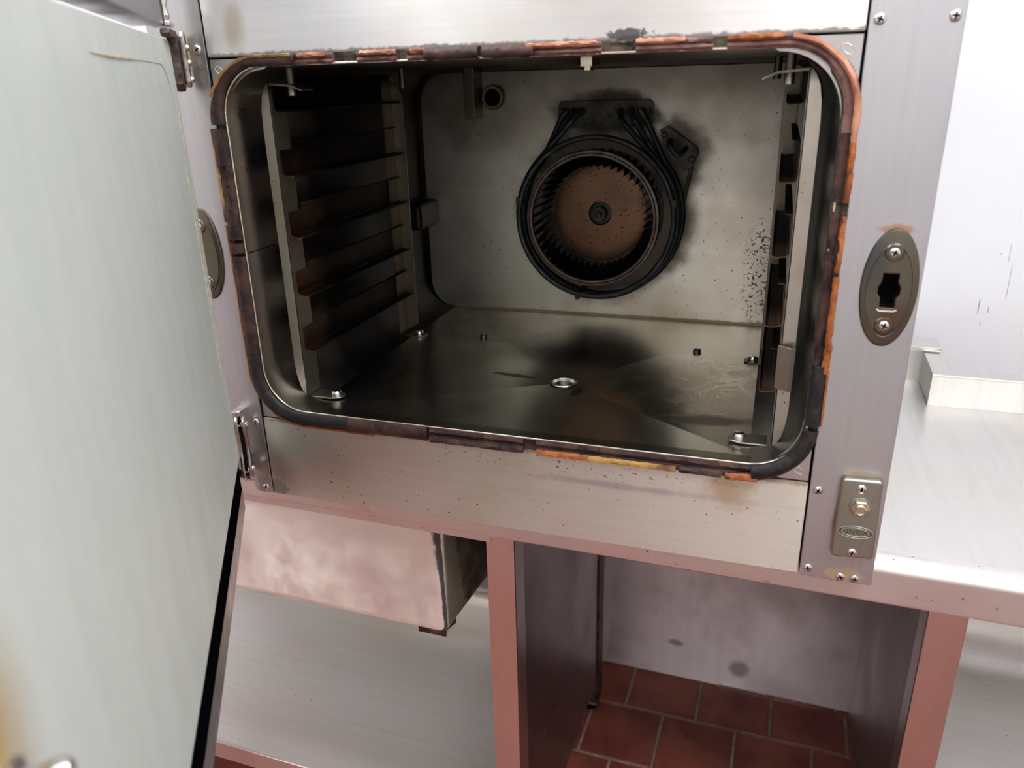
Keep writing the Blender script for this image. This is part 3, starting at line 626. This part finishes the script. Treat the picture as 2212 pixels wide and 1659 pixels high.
# --- heating element: three round tubes with legs up to the terminal plate
he = put('heating_element', B().prism(rrect(0.262, 0.412, 0.322, 0.362, 0.008, 5), 'xz', YB - 0.006, YB - 0.002, 0.0012, 2), 'burnt', OV, label='sooty terminal plate with blued ring tubes')
def ring_path(r, y, legs, cz=FZc - 0.002, dx=0.0):
    pts = []
    if not legs:
        return [(FX + dx + r * math.cos(2 * math.pi * i / 72), y, cz + r * math.sin(2 * math.pi * i / 72)) for i in range(72)]
    xl, xr = legs; a0, a1 = 122, -302 + 0
    a_start, a_end = 138, 402 if False else 138 + 264
    pts.append((xl, YB - 0.004, 0.345)); pts.append((xl, YB - 0.016, 0.345)); pts.append((xl - 0.004, (y + YB) / 2 - 0.006, 0.340)); pts.append((xl - 0.010, y + 0.004, 0.331))
    n = 60
    for i in range(n + 1):
        a = math.radians(a_start + (a_end - a_start) * i / n); pts.append((FX + dx + r * math.cos(a), y, cz + r * math.sin(a)))
    pts.append((xr + 0.010, y + 0.004, 0.331)); pts.append((xr + 0.004, (y + YB) / 2 - 0.006, 0.340)); pts.append((xr, YB - 0.016, 0.345)); pts.append((xr, YB - 0.004, 0.345))
    return pts
put('element_tube', B().tube(ring_path(0.1235, 0.440, None), 0.0044, 10, True), 'element', he, ang=60)
put('element_tube', B().tube(ring_path(0.1275, 0.452, (0.300, 0.362)), 0.0044, 10), 'element', he, ang=60)
put('element_tube', B().tube(ring_path(0.1265, 0.466, (0.288, 0.378), dx=0.002), 0.0044, 10), 'element', he, ang=60)
put('element_tube', B().tube(ring_path(0.1290, 0.480, (0.276, 0.394), dx=0.003), 0.0044, 10), 'element', he, ang=60)
for x in (0.300, 0.362, 0.288, 0.378, 0.276, 0.394):
    put('terminal_collar', B().lathe([(0.0062, 0.0), (0.0062, -0.005), (0.0046, -0.007), (0.0, -0.007)], (x, YB - 0.006, 0.345), 'y', 16), 'burnt', he)
for x in (0.2695, 0.4045): put('terminal_screw', B().lathe([(0.0055, 0.001), (0.0055, -0.002), (0.004, -0.0035), (0.002, -0.0028), (0.0, -0.0028)], (x, YB - 0.006, 0.345), 'y', 16), 'burnt', he)
for a in (168, 258, 12):
    ar = math.radians(a); px, pz = FX + 0.126 * math.cos(ar), FZc - 0.002 + 0.126 * math.sin(ar)
    put('element_clip', B().box(px - 0.0035, px + 0.0035, 0.434, YB - 0.002, pz - 0.0065, pz + 0.0065, 0.0015), 'burnt', he)
# probe bracket at the upper right of the fan
bp = [(0.423, 0.318), (0.436, 0.324), (0.481, 0.292), (0.4835, 0.284), (0.474, 0.262), (0.466, 0.258), (0.440, 0.268)]
pb = put('probe_bracket', B().prism(bp, 'xz', YB - 0.010, YB - 0.002, 0.002, 2), 'burnt', OV)
put('probe_tube', B().tube([(0.440, YB - 0.004, 0.302), (0.440, YB - 0.024, 0.302), (0.441, YB - 0.029, 0.298), (0.446, YB - 0.030, 0.290), (0.452, YB - 0.030, 0.283), (0.458, YB - 0.029, 0.283), (0.463, YB - 0.025, 0.290), (0.464, YB - 0.006, 0.292)], 0.0042, 10), 'element', pb, ang=60)
for x, z in ((0.430, 0.311), (0.473, 0.275)): put('bracket_screw', B().lathe([(0.005, 0.0), (0.0048, -0.0015), (0.003, -0.003), (0.0, -0.0032)], (x, YB - 0.0102, z), 'y', 18), 'burnt', pb)
put('bracket_stay', B().prism([(0.470, 0.262), (0.476, 0.262), (0.466, 0.205), (0.460, 0.205)], 'xz', YB - 0.012, YB - 0.002, 0.001, 1), 'burnt', pb)
# inlet pipe, strip and ceiling hardware
put('inlet_pipe', B().lathe([(0.0125, 0.002), (0.0125, -0.012), (0.0135, -0.0135), (0.0175, -0.0135), (0.0188, -0.012), (0.0188, 0.002)], (0.1555, YB - 0.002, 0.369), 'y', 36), 'pipe', OV)
put('pipe_bore', B().lathe([(0.0, -0.004), (0.0126, -0.004), (0.0126, 0.0), (0.0, 0.0)], (0.1555, YB - 0.002, 0.369), 'y', 30), 'black', OV)  # black plug stands in for the shade inside the pipe
put('deflector_strip', B().box(0.1175, 0.1350, 0.455, YB - 0.002, 0.338, 0.4150, 0.001), 'pipe', OV)
cb = put('ceiling_bolt', B().lathe([(0.0115, 0.0), (0.0115, -0.008), (0.0105, -0.009), (0.006, -0.009), (0.006, -0.0125), (0.0, -0.0125)], (0.408, 0.065, LZ1), 'z', 6), 'lip', OV)

# --- oval lock plates
def lock_plate(cx, cz, open_slot, flip=1):
    rx, rz = 0.0245, 0.0555
    prof = [(1.0, 0.0), (0.99, -0.0016), (0.95, -0.0026), (0.80, -0.0030), (0.775, -0.0036), (0.745, -0.0036)]
    b = B(); seg = 64; rings = []
    tilt = 0.06
    def pt(q, y, a):
        return (cx + q * rx * math.cos(a), y, cz + q * rz * math.sin(a))
    for q, t in prof: rings.append([b.bm.verts.new(pt(q, -0.002 + t, 2 * math.pi * i / seg)) for i in range(seg)])
    slot = [(-0.0068, 0.0150), (0.0068, 0.0150), (0.0068, 0.0070), (0.0095, 0.0020), (0.0095, -0.0040), (0.0065, -0.0085), (0.0065, -0.0170), (-0.0065, -0.0170), (-0.0065, -0.0085), (-0.0095, -0.0040), (-0.0095, 0.0020), (-0.0068, 0.0070)]
    def slot_at(a):
        # radial intersection of the slot outline
        d = (math.cos(a) * rx, math.sin(a) * rz); best = 0.2
        L = math.hypot(*d); ux, uz = d[0] / L, d[1] / L; m_ = 0.0
        for i in range(len(slot)):
            p, q = slot[i], slot[(i + 1) % len(slot)]
            ex, ez = q[0] - p[0], q[1] - p[1]; den = ux * ez - uz * ex
            if abs(den) < 1e-12: continue
            t = (p[0] * ez - p[1] * ex) / den; k_ = (p[0] * uz - p[1] * ux) / den
            if 0 <= k_ <= 1 and t > m_: m_ = t
        return (cx + ux * m_, cz + uz * m_)
    if open_slot:
        for y in (-0.0064, -0.0056, -0.0015):
            rr = []
            for i in range(seg):
                x, z = slot_at(2 * math.pi * i / seg)
                if y == -0.0064: x = cx + (x - cx) * 1.16; z = cz + (z - cz) * 1.10
                rr.append(b.bm.verts.new((x, y, z)))
            rings.append(rr)
    else:
        rings.append([b.bm.verts.new(pt(0.3, -0.0040, 2 * math.pi * i / seg)) for i in range(seg)])
    for A, Q in zip(rings, rings[1:]):
        for i in range(seg): b.bm.faces.new([A[i], A[(i + 1) % seg], Q[(i + 1) % seg], Q[i]])
    if not open_slot: b.bm.faces.new(rings[-1])
    o = put('lock_plate', b, 'oval', OV, ang=40, label='oval burnt-brown lock plate')
    if open_slot:
        put('keyhole_bore', B().box(cx - 0.014, cx + 0.014, 0.016, 0.030, cz - 0.022, cz + 0.020), 'black', o)  # black block stands in for the shade behind the keyhole
        ed_ = [(cx + x * 1.22, -0.0062, cz + z * 1.10) for x, z in slot[6:8]]
        put('keyhole_lip', B().tube([(cx - 0.0085, -0.0066, cz - 0.0185), (cx - 0.006, -0.0070, cz - 0.0200), (cx + 0.006, -0.0070, cz - 0.0200), (cx + 0.0085, -0.0066, cz - 0.0185)], 0.0010, 8), 'bolt', o)
    rg = [(cx + 0.775 * rx * math.cos(a * math.pi / 32), -0.0056, cz - 0.002 + 0.775 * rz * math.sin(a * math.pi / 32)) for a in range(64)]
    put('pressed_ridge', B().tube(rg, 0.0007, 6, True), 'oval', o)
    for dz in (0.034, -0.034):
        put('dimple', B().lathe([(0.0085, 0.0), (0.0075, -0.0012), (0.0055, -0.0014), (0.0, -0.0014)], (cx, -0.0056, cz + dz), 'y', 28), 'oval', o)
        screw(cx, -0.0068, cz + dz, o, random.uniform(-0.4, 0.4))
    return o
lock_plate(0.7063, 0.2078, True)
lock_plate(-0.0445, 0.2090, False)

# --- door switch housing with the maker's oval
sb = put('switch_housing', B().prism([(0.689, 0.012), (0.692, 0.0152), (0.7245, 0.0162), (0.7275, 0.013), (0.729, -0.070), (0.7265, -0.0735), (0.691, -0.0755), (0.688, -0.0725)], 'xz', -0.013, -0.0015, 0.0025, 3), 'switch', OV, label='grey-green cast switch housing with maker\'s oval')
screw(0.708, -0.0132, 0.006, sb); screw(0.708, -0.0132, -0.068, sb, 0.15)
put('hex_washer', B().lathe([(0.0104, 0.0), (0.0100, -0.0012), (0.0092, -0.0016), (0.0, -0.0016)], (0.709, -0.013, -0.014), 'y', 36), 'switch', sb)
put('hex_nut', B().lathe([(0.0090, 0.0), (0.0090, -0.0034), (0.0080, -0.0044), (0.0056, -0.0044), (0.0, -0.0044)], (0.709, -0.0144, -0.014), 'y', 6), 'brass', sb, ang=20)
put('push_pin', B().lathe([(0.0056, 0.0), (0.0056, -0.0030), (0.0046, -0.0040), (0.0040, -0.0034), (0.0, -0.0034)], (0.709, -0.0178, -0.014), 'y', 28), 'brass', sb)
LGX, LGZ = 0.7083, -0.0437
for rx, rz, nm in ((0.0163, 0.0068, 'logo_outer_ring'), (0.0132, 0.0050, 'logo_inner_ring')):
    pts = [(LGX + rx * math.cos(a * math.pi / 36), -0.0131, LGZ + rz * math.sin(a * math.pi / 36)) for a in range(72)]
    put(nm, B().tube(pts, 0.00042, 6, True), 'engrave_hi' if rx > 0.015 else 'engrave_hi', sb)
b = B(); seg = 72; ra = []; rb = []
for i in range(seg):
    a = 2 * math.pi * i / seg
    ra.append(b.bm.verts.new((LGX + 0.0160 * math.cos(a), -0.01312, LGZ + 0.0065 * math.sin(a)))); rb.append(b.bm.verts.new((LGX + 0.0135 * math.cos(a), -0.01312, LGZ + 0.0052 * math.sin(a))))
for i in range(seg): b.bm.faces.new([ra[i], ra[(i + 1) % seg], rb[(i + 1) % seg], rb[i]])
put('logo_groove', b, 'engrave', sb)
def letters(txt, size, x, y, z, mat, parent, name, ext=0.0004, xs=1.0, off=0.0):
    cu = bpy.data.curves.new('lettering', 'FONT'); cu.body = txt; cu.size = size; cu.extrude = ext; cu.align_x = 'CENTER'; cu.align_y = 'CENTER'; cu.offset = off
    cu.space_character = 1.12
    ob = bpy.data.objects.new('lettering', cu); COL.objects.link(ob); bpy.context.view_layer.update()
    dg = bpy.context.evaluated_depsgraph_get(); me_ = bpy.data.meshes.new_from_object(ob.evaluated_get(dg))
    bpy.data.objects.remove(ob); bmt = bmesh.new(); bmt.from_mesh(me_); bpy.data.meshes.remove(me_)
    for v in bmt.verts: v.co = (x + v.co.x * xs, y - v.co.z, z + v.co.y)
    return put(name, bmt, mat, parent)
letters('UNOX', 0.0066, LGX, -0.0131, LGZ + 0.0001, 'engrave', sb, 'lettering', 0.00035, 1.12, 0.00016)

# --- door seal: grimy channel, then the separate burnt pieces
GX0, GX1, GZ0, GZ1, GR = 0.0048, 0.6560, 0.0062, 0.4205, 0.060
def dense(path, step=0.004):
    out = []
    n = len(path)
    for i in range(n):
        a = path[i]; c = path[(i + 1) % n]; L = math.hypot(c[0] - a[0], c[1] - a[1]); k_ = max(1, int(round(L / step)))
        for j in range(k_): out.append((a[0] + (c[0] - a[0]) * j / k_, a[1] + (c[1] - a[1]) * j / k_))
    return out
GP = dense(rrect(GX0, GX1, GZ0, GZ1, GR, 16))     # counter-clockwise from the bottom right
NG = len(GP)
def near(p): return min(range(NG), key=lambda i: (GP[i][0] - p[0]) ** 2 + (GP[i][1] - p[1]) ** 2)
chp = [(-0.0085, 0.0), (-0.0085, -0.003), (0.0085, -0.003), (0.0085, 0.0)]
seal = put('door_seal', B().sweep([(p[0], -0.0005, p[1]) for p in GP], chp, up=(0, -1, 0), closed=True, wid=[0.6 if p[1] > 0.40 else 0.95 for p in GP]), 'channel', OV, label='burnt crumbling rubber door seal')
BULB = [(-0.0084, 0.0), (-0.0090, 0.0042), (-0.0062, 0.0082), (-0.001, 0.0096), (0.0045, 0.0088), (0.0084, 0.0052), (0.0092, 0.0)]
CORE = [(-0.0084, 0.0), (-0.0086, 0.0042), (-0.0042, 0.0064), (-0.0005, 0.0042), (0.0010, 0.0034), (0.0022, 0.0050), (0.0060, 0.0056), (0.0080, 0.0032), (0.0084, 0.0)]
FLAP = [(0.0024, 0.0052), (0.0050, 0.0076), (0.0086, 0.0074), (0.0096, 0.0050), (0.0084, 0.0048), (0.0046, 0.0054)]
RIB = [(0.0074, 0.0), (0.0076, 0.0042), (0.0092, 0.0056), (0.0114, 0.0044), (0.0120, 0.0)]
def seg_path(a, c):
    i, j = near(a), near(c)          # walk counter-clockwise from c to a or a to c, the shorter way
    n1 = (j - i) % NG; n2 = (i - j) % NG
    if n1 <= n2: return [GP[(i + k_) % NG] for k_ in range(n1 + 1)]
    return [GP[(j + k_) % NG] for k_ in range(n2 + 1)]
def seal_w(p):                       # the seal is squeezed narrow along the top and right, fuller left and below
    s_ = lambda v, a, b: max(0.0, min(1.0, (v - a) / (b - a)))
    t = s_(p[1], GZ1 - 0.06, GZ1 - 0.01); r = s_(p[0], GX1 - 0.05, GX1 - 0.005); b_ = 1 - s_(p[1], GZ0 + 0.005, GZ0 + 0.05)
    return 1.04 - max(0.40 * t, 0.28 * r * (1 - b_ * 0.5), 0.02 * b_)
def seal_piece(a, c, prof, mat, name='seal_piece', jit=0.0004, lift=0.0, taper=False):
    P = seg_path(a, c)
    if len(P) < 3: P = [P[0], ((P[0][0] + P[-1][0]) / 2, (P[0][1] + P[-1][1]) / 2), P[-1]]
    sc_ = None
    if taper:
        n = len(P); sc_ = [min(1.0, 0.72 + 0.14 * min(i, n - 1 - i)) for i in range(n)]
    b = B().sweep([(p[0], -0.0012 - lift, p[1]) for p in P], [(q[0], q[1]) for q in prof], up=(0, -1, 0), jitter=jit, scales=sc_, wid=[seal_w(p) for p in P])
    return put(name, b, mat, seal, ang=50)
T = 0.4205; Bz = 0.0062
# top edge, left to right
seal_piece((0.0066, 0.355), (0.060, 0.4195), BULB, 'seal_brown')
seal_piece((0.012, 0.385), (0.075, 0.4195), FLAP, 'seal_amber', 'seal_skin', lift=0.0022)
seal_piece((0.060, T), (0.113, T), BULB, 'seal_brown')
seal_piece((0.075, T), (0.110, T), FLAP, 'seal_amber', 'seal_skin', lift=0.0022)
seal_piece((0.114, T), (0.156, T), CORE, 'seal_mauve')
seal_piece((0.116, T), (0.148, T), FLAP, 'seal_peach', 'seal_skin', 0.0009)
seal_piece((0.169, T), (0.184, T), [(p[0] * 0.9, p[1] * 0.35) for p in CORE], 'channel', 'seal_crumb', 0.001)
seal_piece((0.185, T), (0.230, T), CORE, 'seal_mauve')
seal_piece((0.187, T), (0.227, T), FLAP, 'seal_peach', 'seal_skin', 0.0008)
seal_piece((0.241, T), (0.268, T), CORE, 'seal_mauve')
seal_piece((0.246, T), (0.262, T), FLAP, 'seal_peach', 'seal_skin', 0.0010)
seal_piece((0.262, T), (0.318, T), BULB, 'seal_brown', lift=0.001)
seal_piece((0.3185, T), (0.371, T), BULB, 'seal_brown', lift=0.0006)
seal_piece((0.371, T), (0.436, T), CORE, 'seal_mauve')
seal_piece((0.366, T), (0.434, T), FLAP, 'seal_peach', 'seal_skin', 0.0006, 0.001)
seal_piece((0.4425, T), (0.466, T), [(p[0], p[1] * 0.4) for p in CORE], 'channel', 'seal_crumb', 0.0008)
seal_piece((0.4665, T), (0.500, T), CORE, 'seal_mauve')
seal_piece((0.500, T), (0.535, T), CORE, 'seal_mauve')
seal_piece((0.468, T), (0.512, T), FLAP, 'seal_peach', 'seal_skin', 0.0005)
seal_piece((0.550, T), (0.6555, 0.345), CORE, 'seal_mauve', jit=0.0003)
seal_piece((0.550, T), (0.598, T), FLAP, 'seal_orange', 'seal_skin', 0.0006)
seal_piece((0.600, T), (0.6555, 0.338), FLAP, 'seal_peach', 'seal_skin', 0.0005)
# right edge, top to bottom
seal_piece((0.6555, 0.344), (0.6555, 0.286), CORE, 'seal_brown', jit=0.0003)
seal_piece((0.6555, 0.337), (0.6555, 0.284), FLAP, 'seal_orange', 'seal_skin', 0.0007)
seal_piece((0.6555, 0.284), (0.6555, 0.276), [(p[0], p[1] * 0.5) for p in CORE], 'channel', 'seal_crumb', 0.0012)
seal_piece((0.6555, 0.276), (0.6555, 0.218), CORE, 'seal_brown', jit=0.0011)
seal_piece((0.6555, 0.274), (0.6555, 0.222), [(p[0] * 0.8 + 0.001, p[1] * 0.95) for p in FLAP], 'seal_orange', 'seal_skin', 0.0012)
seal_piece((0.6555, 0.2165), (0.6555, 0.150), CORE, 'seal_brown', jit=0.0003)
seal_piece((0.6555, 0.2165), (0.6555, 0.160), FLAP, 'seal_orange', 'seal_skin', 0.0006)
seal_piece((0.6555, 0.160), (0.6555, 0.122), FLAP, 'seal_orange', 'seal_skin', 0.0014, 0.001)
seal_piece((0.6555, 0.149), (0.6555, 0.110), CORE, 'seal_brown', jit=0.0008)
seal_piece((0.6555, 0.128), (0.6550, 0.064), BULB, 'seal_black', jit=0.0005)
seal_piece((0.6555, 0.150), (0.6550, 0.066), RIB, 'seal_orange', 'seal_rib', 0.0004)
seal_piece((0.6545, 0.060), (0.602, 0.0095), BULB, 'seal_black', jit=0.0003, lift=0.001)
# bottom edge, right to left
seal_piece((0.602, Bz), (0.529, Bz), CORE, 'seal_brown', jit=0.0004)
seal_piece((0.606, Bz), (0.575, Bz), FLAP, 'seal_orange', 'seal_skin', 0.0010, 0.001)
seal_piece((0.574, Bz), (0.530, Bz), FLAP, 'seal_brown', 'seal_skin', 0.0006)
seal_piece((0.527, Bz), (0.440, Bz), CORE, 'seal_brown', jit=0.0003)
seal_piece((0.439, Bz), (0.367, Bz), CORE, 'seal_brown', jit=0.0003)
seal_piece((0.526, Bz), (0.430, Bz), FLAP, 'seal_amber', 'seal_skin', 0.0005)
seal_piece((0.428, Bz), (0.368, Bz), FLAP, 'seal_orange', 'seal_skin', 0.0005)
seal_piece((0.352, Bz), (0.301, Bz), CORE, 'seal_brown', jit=0.0003)
seal_piece((0.300, Bz), (0.236, Bz), CORE, 'seal_brown', jit=0.0003)
seal_piece((0.352, Bz), (0.238, Bz), FLAP, 'seal_brown', 'seal_skin', 0.0005)
seal_piece((0.234, Bz), (0.205, Bz), BULB, 'seal_brown', jit=0.0003)
seal_piece((0.204, Bz), (0.1725, Bz), BULB, 'seal_brown', jit=0.0002)
seal_piece((0.171, Bz), (0.129, Bz), BULB, 'seal_brown', jit=0.0002)
seal_piece((0.128, Bz), (0.0066, 0.090), BULB, 'seal_black', jit=0.0002)
seal_piece((0.160, Bz), (0.0066, 0.085), RIB, 'seal_orange', 'seal_rib', 0.0002)
# left edge, bottom to top
seal_piece((0.0066, 0.092), (0.0066, 0.2105), BULB, 'seal_brown', jit=0.0002)
seal_piece((0.0066, 0.087), (0.0066, 0.245), RIB, 'seal_orange', 'seal_rib', 0.0002)
seal_piece((0.0066, 0.2115), (0.0066, 0.2272), BULB, 'seal_brown', jit=0.0002)
seal_piece((0.0066, 0.2282), (0.0066, 0.2405), BULB, 'seal_brown', jit=0.0003)
seal_piece((0.0066, 0.2415), (0.0066, 0.2640), BULB, 'seal_brown', jit=0.0003)
seal_piece((0.0066, 0.2660), (0.0066, 0.3120), CORE, 'seal_brown', jit=0.0011)
seal_piece((0.0066, 0.250), (0.0066, 0.352), RIB, 'seal_amber', 'seal_rib', 0.0002)
seal_piece((0.0066, 0.3130), (0.0066, 0.3540), BULB, 'seal_brown', jit=0.0002)

# --- the open door
dr = put('door', B().box(0.004, 0.785, -0.036, -0.012, -0.118, 0.440, 0.003), 'door_frame', OV, door_pt, label='open glass door')
gl = put('glass', B().prism(rrect(0.0, 0.775, -0.047, 0.443, 0.010, 4), 'xz', -0.0045, 0.0, 0.0012, 2), 'glass', dr, door_pt, label='pale green hazed glass pane, room reflection put into its colour')
put('black_band', B().box(0.004, 0.784, -0.0125, -0.0030, -0.095, -0.0475, 0.0004), 'door_black', dr, door_pt)
put('bottom_rail', B().box(0.004, 0.785, -0.0125, -0.0026, -0.119, -0.0900, 0.0006), 'door_frame', dr, door_pt)
res = rrect(0.035, 0.69, 0.02, 0.4185, 0.06, 10)
def on_door(pts): return [(p[0], 0.00015, p[1]) for p in pts]
r1 = arc(0.035 + 0.06, 0.4185 - 0.06, 0.06, 178, 96, 14); r2 = [(0.035, z / 100.0) for z in range(8, 34, 2)]
put('opening_reflection', B().tube(on_door(r1 + [(0.20, 0.4185)]), 0.00045, 5), 'reflection_line', dr, door_pt)  # reflection of the oven opening, laid on the glass as pale lines
put('opening_reflection', B().tube(on_door([(0.20, 0.4180), (0.25, 0.4182), (0.31, 0.4178), (0.37, 0.4184)]), 0.0011, 5, scales=[0.5, 1, 1.2, 0.4]), 'reflection_line', dr, door_pt)
put('opening_reflection', B().tube(on_door(r2), 0.00035, 5), 'reflection_line', dr, door_pt)
put('opening_reflection', B().tube(on_door([(0.02, z / 100.0) for z in range(2, 42, 4)]), 0.0003, 5), 'reflection_line', dr, door_pt)
lt = put('latch', B().lathe([(0.0, 0.0), (0.009, 0.0), (0.009, 0.003), (0.005, 0.005), (0.0042, 0.010), (0.0058, 0.013), (0.006, 0.017), (0.0045, 0.020), (0.0, 0.021)], (0.0, 0.0, 0.0), 'y', 32), 'screw', dr, lambda p: door_pt((0.716 + p.x, p.y, 0.168 + p.z)), label='rounded chrome latch pin')
# hinges of this door
uh = put('upper_hinge', B().prism([(-0.018, 0.395), (-0.010, 0.392), (0.002, 0.400), (0.003, 0.436), (0.006, 0.4445), (0.040, 0.4445), (0.044, 0.448), (0.040, 0.4525), (-0.004, 0.4525), (-0.013, 0.448), (-0.017, 0.438)], 'xz', -0.002, 0.008, 0.002, 2), 'rust', OV, door_pt)
put('hinge_plate', B().prism([(-0.022, 0.402), (-0.014, 0.396), (-0.008, 0.402), (-0.008, 0.447), (-0.014, 0.452), (-0.022, 0.448)], 'xz', 0.0085, 0.0145, 0.0015, 2), 'hinge', uh, door_pt)
for z in (0.404, 0.421, 0.436): put('rivet', B().lathe([(0.0, 0.0036), (0.0022, 0.0032), (0.0036, 0.0015), (0.0038, 0.0)], (0, 0, 0), 'y', 16), 'bolt', uh, lambda p, z=z: door_pt((-0.014 + p.x, 0.0143 + p.y, z + p.z)))
DB = [(-0.016, -0.060), (-0.012, -0.076), (-0.002, -0.082), (0.006, -0.074), (0.007, -0.058), (0.001, -0.040), (0.001, -0.026), (0.006, -0.010), (0.004, 0.002), (-0.004, 0.007), (-0.012, 0.004), (-0.015, -0.008), (-0.011, -0.026), (-0.011, -0.042)]
lh = put('lower_hinge', B().prism(DB, 'xz', 0.0006, 0.0052, 0.0012, 2), 'hinge', OV, door_pt)
put('hinge_plate', B().prism([(u - 0.010, z - 0.003) for u, z in DB], 'xz', 0.0075, 0.0125, 0.0012, 2), 'hinge', lh, door_pt)
put('hinge_spacer', B().prism([(u * 0.8 - 0.004, z * 0.95) for u, z in DB], 'xz', 0.0050, 0.0077), 'black', lh, door_pt)
for u, w_, z in ((-0.004, 0.0052, -0.004), (-0.003, 0.0052, -0.068), (-0.014, 0.0125, -0.008), (-0.013, 0.0125, -0.070)):
    put('rivet', B().lathe([(0.0, 0.0040), (0.0028, 0.0034), (0.0042, 0.0016), (0.0042, 0.0)], (0, 0, 0), 'y', 16), 'bolt', lh, lambda p, u=u, z=z, w_=w_: door_pt((u + p.x, w_ - 0.0004 + p.y, z + p.z)))
put('hinge_bracket', B().prism([(-0.0255, 0.012), (-0.0205, 0.012), (-0.0200, -0.052), (-0.0255, -0.060)], 'xz', -0.018, 0.0, 0.001, 1), 'corner', lh)
put('bracket_lug', B().box(-0.036, -0.0255, -0.018, -0.002, -0.072, 0.010, 0.001), 'corner', lh)
# upper compartment door, open at the same angle, only its lower end in view
ud = put('upper_door', B().box(0.020, 0.785, -0.034, 0.0, 0.4555, 0.66, 0.003), 'post', OV, door_pt, label='steel-faced upper door, lower edge')
put('door_edge_trim', B().box(0.012, 0.020, -0.034, 0.001, 0.456, 0.66, 0.001), 'pipe', ud, door_pt)
put('hinge_knuckle', B().lathe([(0.0, 0.0), (0.007, 0.0), (0.0085, 0.004), (0.0065, 0.012), (0.0085, 0.02), (0.0075, 0.032), (0.0, 0.034)], (0, 0, 0), 'z', 20), 'bolt', ud, lambda p: door_pt((-0.004 + p.x, -0.004 + p.y, 0.463 + p.z)))
put('hinge_tab', B().box(-0.016, 0.018, -0.014, 0.006, 0.4555, 0.4605, 0.001), 'bolt', ud, door_pt)

# ------------------------------------------------------------------ tray racks
def rack(mirror, label):
    X = (lambda x: 0.6665 - x) if mirror else (lambda x: x)
    tf = (lambda p: Vector((X(p[0]), p[1], p[2])))
    t = thing('tray_rack', (X(0.05), 0.19, LZ0), label, 'rack', 'tray racks in the oven')
    fu = [(0.0475, LZ0 + 0.003), (0.0475, 0.398), (0.0445, 0.398), (0.0405, 0.393), (0.0365, 0.384), (0.0340, 0.370), (0.0330, 0.352), (0.0330, 0.062), (0.0345, 0.046), (0.0380, 0.031), (0.0425, LZ0 + 0.005)]
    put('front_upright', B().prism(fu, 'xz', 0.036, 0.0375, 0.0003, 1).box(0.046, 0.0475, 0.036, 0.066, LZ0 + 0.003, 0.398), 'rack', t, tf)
    fo = put('foot', B().prism([(0.046, 0.037), (0.080, 0.037), (0.090, 0.042), (0.093, 0.049), (0.090, 0.057), (0.080, 0.062), (0.046, 0.064)], 'xy', LZ0 + 0.0012, LZ0 + 0.003, 0.0004, 1), 'rack', t, tf)
    put('foot_bolt', B().lathe([(0.0, 0.0062), (0.003, 0.0062), (0.0052, 0.0056), (0.0066, 0.0035), (0.0066, 0.0), (0.0, 0.0)], (0.081, 0.050, LZ0 + 0.003), 'z', 24), 'bolt', fo, tf)
    put('top_tab', B().prism([(0.0465, 0.396), (0.0465, 0.3985), (0.075, 0.3960), (0.088, 0.3905), (0.088, 0.389), (0.074, 0.3940)], 'xz', 0.038, 0.062), 'rack', t, tf)
    put('top_stud', B().lathe([(0.0, 0.0), (0.0045, 0.0), (0.0048, 0.004), (0.0048, 0.0295)], (0.064, 0.056, LZ1 - 0.030), 'z', 18), 'rack', t, tf)
    put('top_stud', B().lathe([(0.0, 0.0), (0.0045, 0.0), (0.0048, 0.004), (0.0048, 0.0265)], (0.078, 0.318, LZ1 - 0.027), 'z', 18), 'rack', t, tf)
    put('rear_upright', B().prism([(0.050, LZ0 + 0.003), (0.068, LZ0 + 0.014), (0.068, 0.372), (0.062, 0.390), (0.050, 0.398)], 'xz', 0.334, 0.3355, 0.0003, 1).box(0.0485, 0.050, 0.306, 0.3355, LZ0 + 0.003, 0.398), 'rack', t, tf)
    fo = put('foot', B().prism([(0.049, 0.306), (0.080, 0.306), (0.088, 0.312), (0.088, 0.326), (0.080, 0.333), (0.049, 0.333)], 'xy', LZ0 - 0.0005, LZ0 + 0.0012, 0.0004, 1), 'rack', t, tf)
    put('foot_bolt', B().lathe([(0.0, 0.0062), (0.003, 0.0062), (0.0052, 0.0056), (0.0066, 0.0035), (0.0066, 0.0), (0.0, 0.0)], (0.076, 0.3195, LZ0 + 0.0012), 'z', 24), 'bolt', fo, tf)
    for zr in (0.0800, 0.1515, 0.2235, 0.2955, 0.3675):
        th = 0.0011
        prof_ = [(0.0478, zr + 0.030), (0.0478, zr + 0.004), (0.0492, zr + 0.0012), (0.0520, zr), (0.0620, zr - 0.0008), (0.0650, zr + 0.0012),
                 (0.0646, zr + 0.0022), (0.0618, zr + 0.0004), (0.0522, zr + 0.0012), (0.0502, zr + 0.0022), (0.0489, zr + 0.0045), (0.0489, zr + 0.030)]
        b = B().prism(prof_, 'xz', 0.041, 0.3335)
        zt = zr + 0.030; zt2 = zr + 0.037
        b.prism([(0.0478, zt), (0.0478, zt2), (0.0500, zt2 + 0.0012), (0.0560, zt2 + 0.0016), (0.0560, zt2 + 0.0006), (0.0505, zt2), (0.0489, zt2 - 0.0012), (0.0489, zt)], 'xz', 0.072, 0.3335)
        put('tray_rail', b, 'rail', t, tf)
    if mirror:
        put('retainer_clip', B().prism([(0.0330, 0.0250), (0.0375, 0.0235), (0.0500, 0.0330), (0.0500, 0.0345), (0.0378, 0.0250), (0.0332, 0.0262)], 'xy', 0.088, 0.135, 0.0002, 1), 'rack', t, tf)
    return t
rack(False, 'dark steel tray rack along the left wall of the oven')
rack(True, 'steel tray rack along the right wall of the oven, with a bent clip')
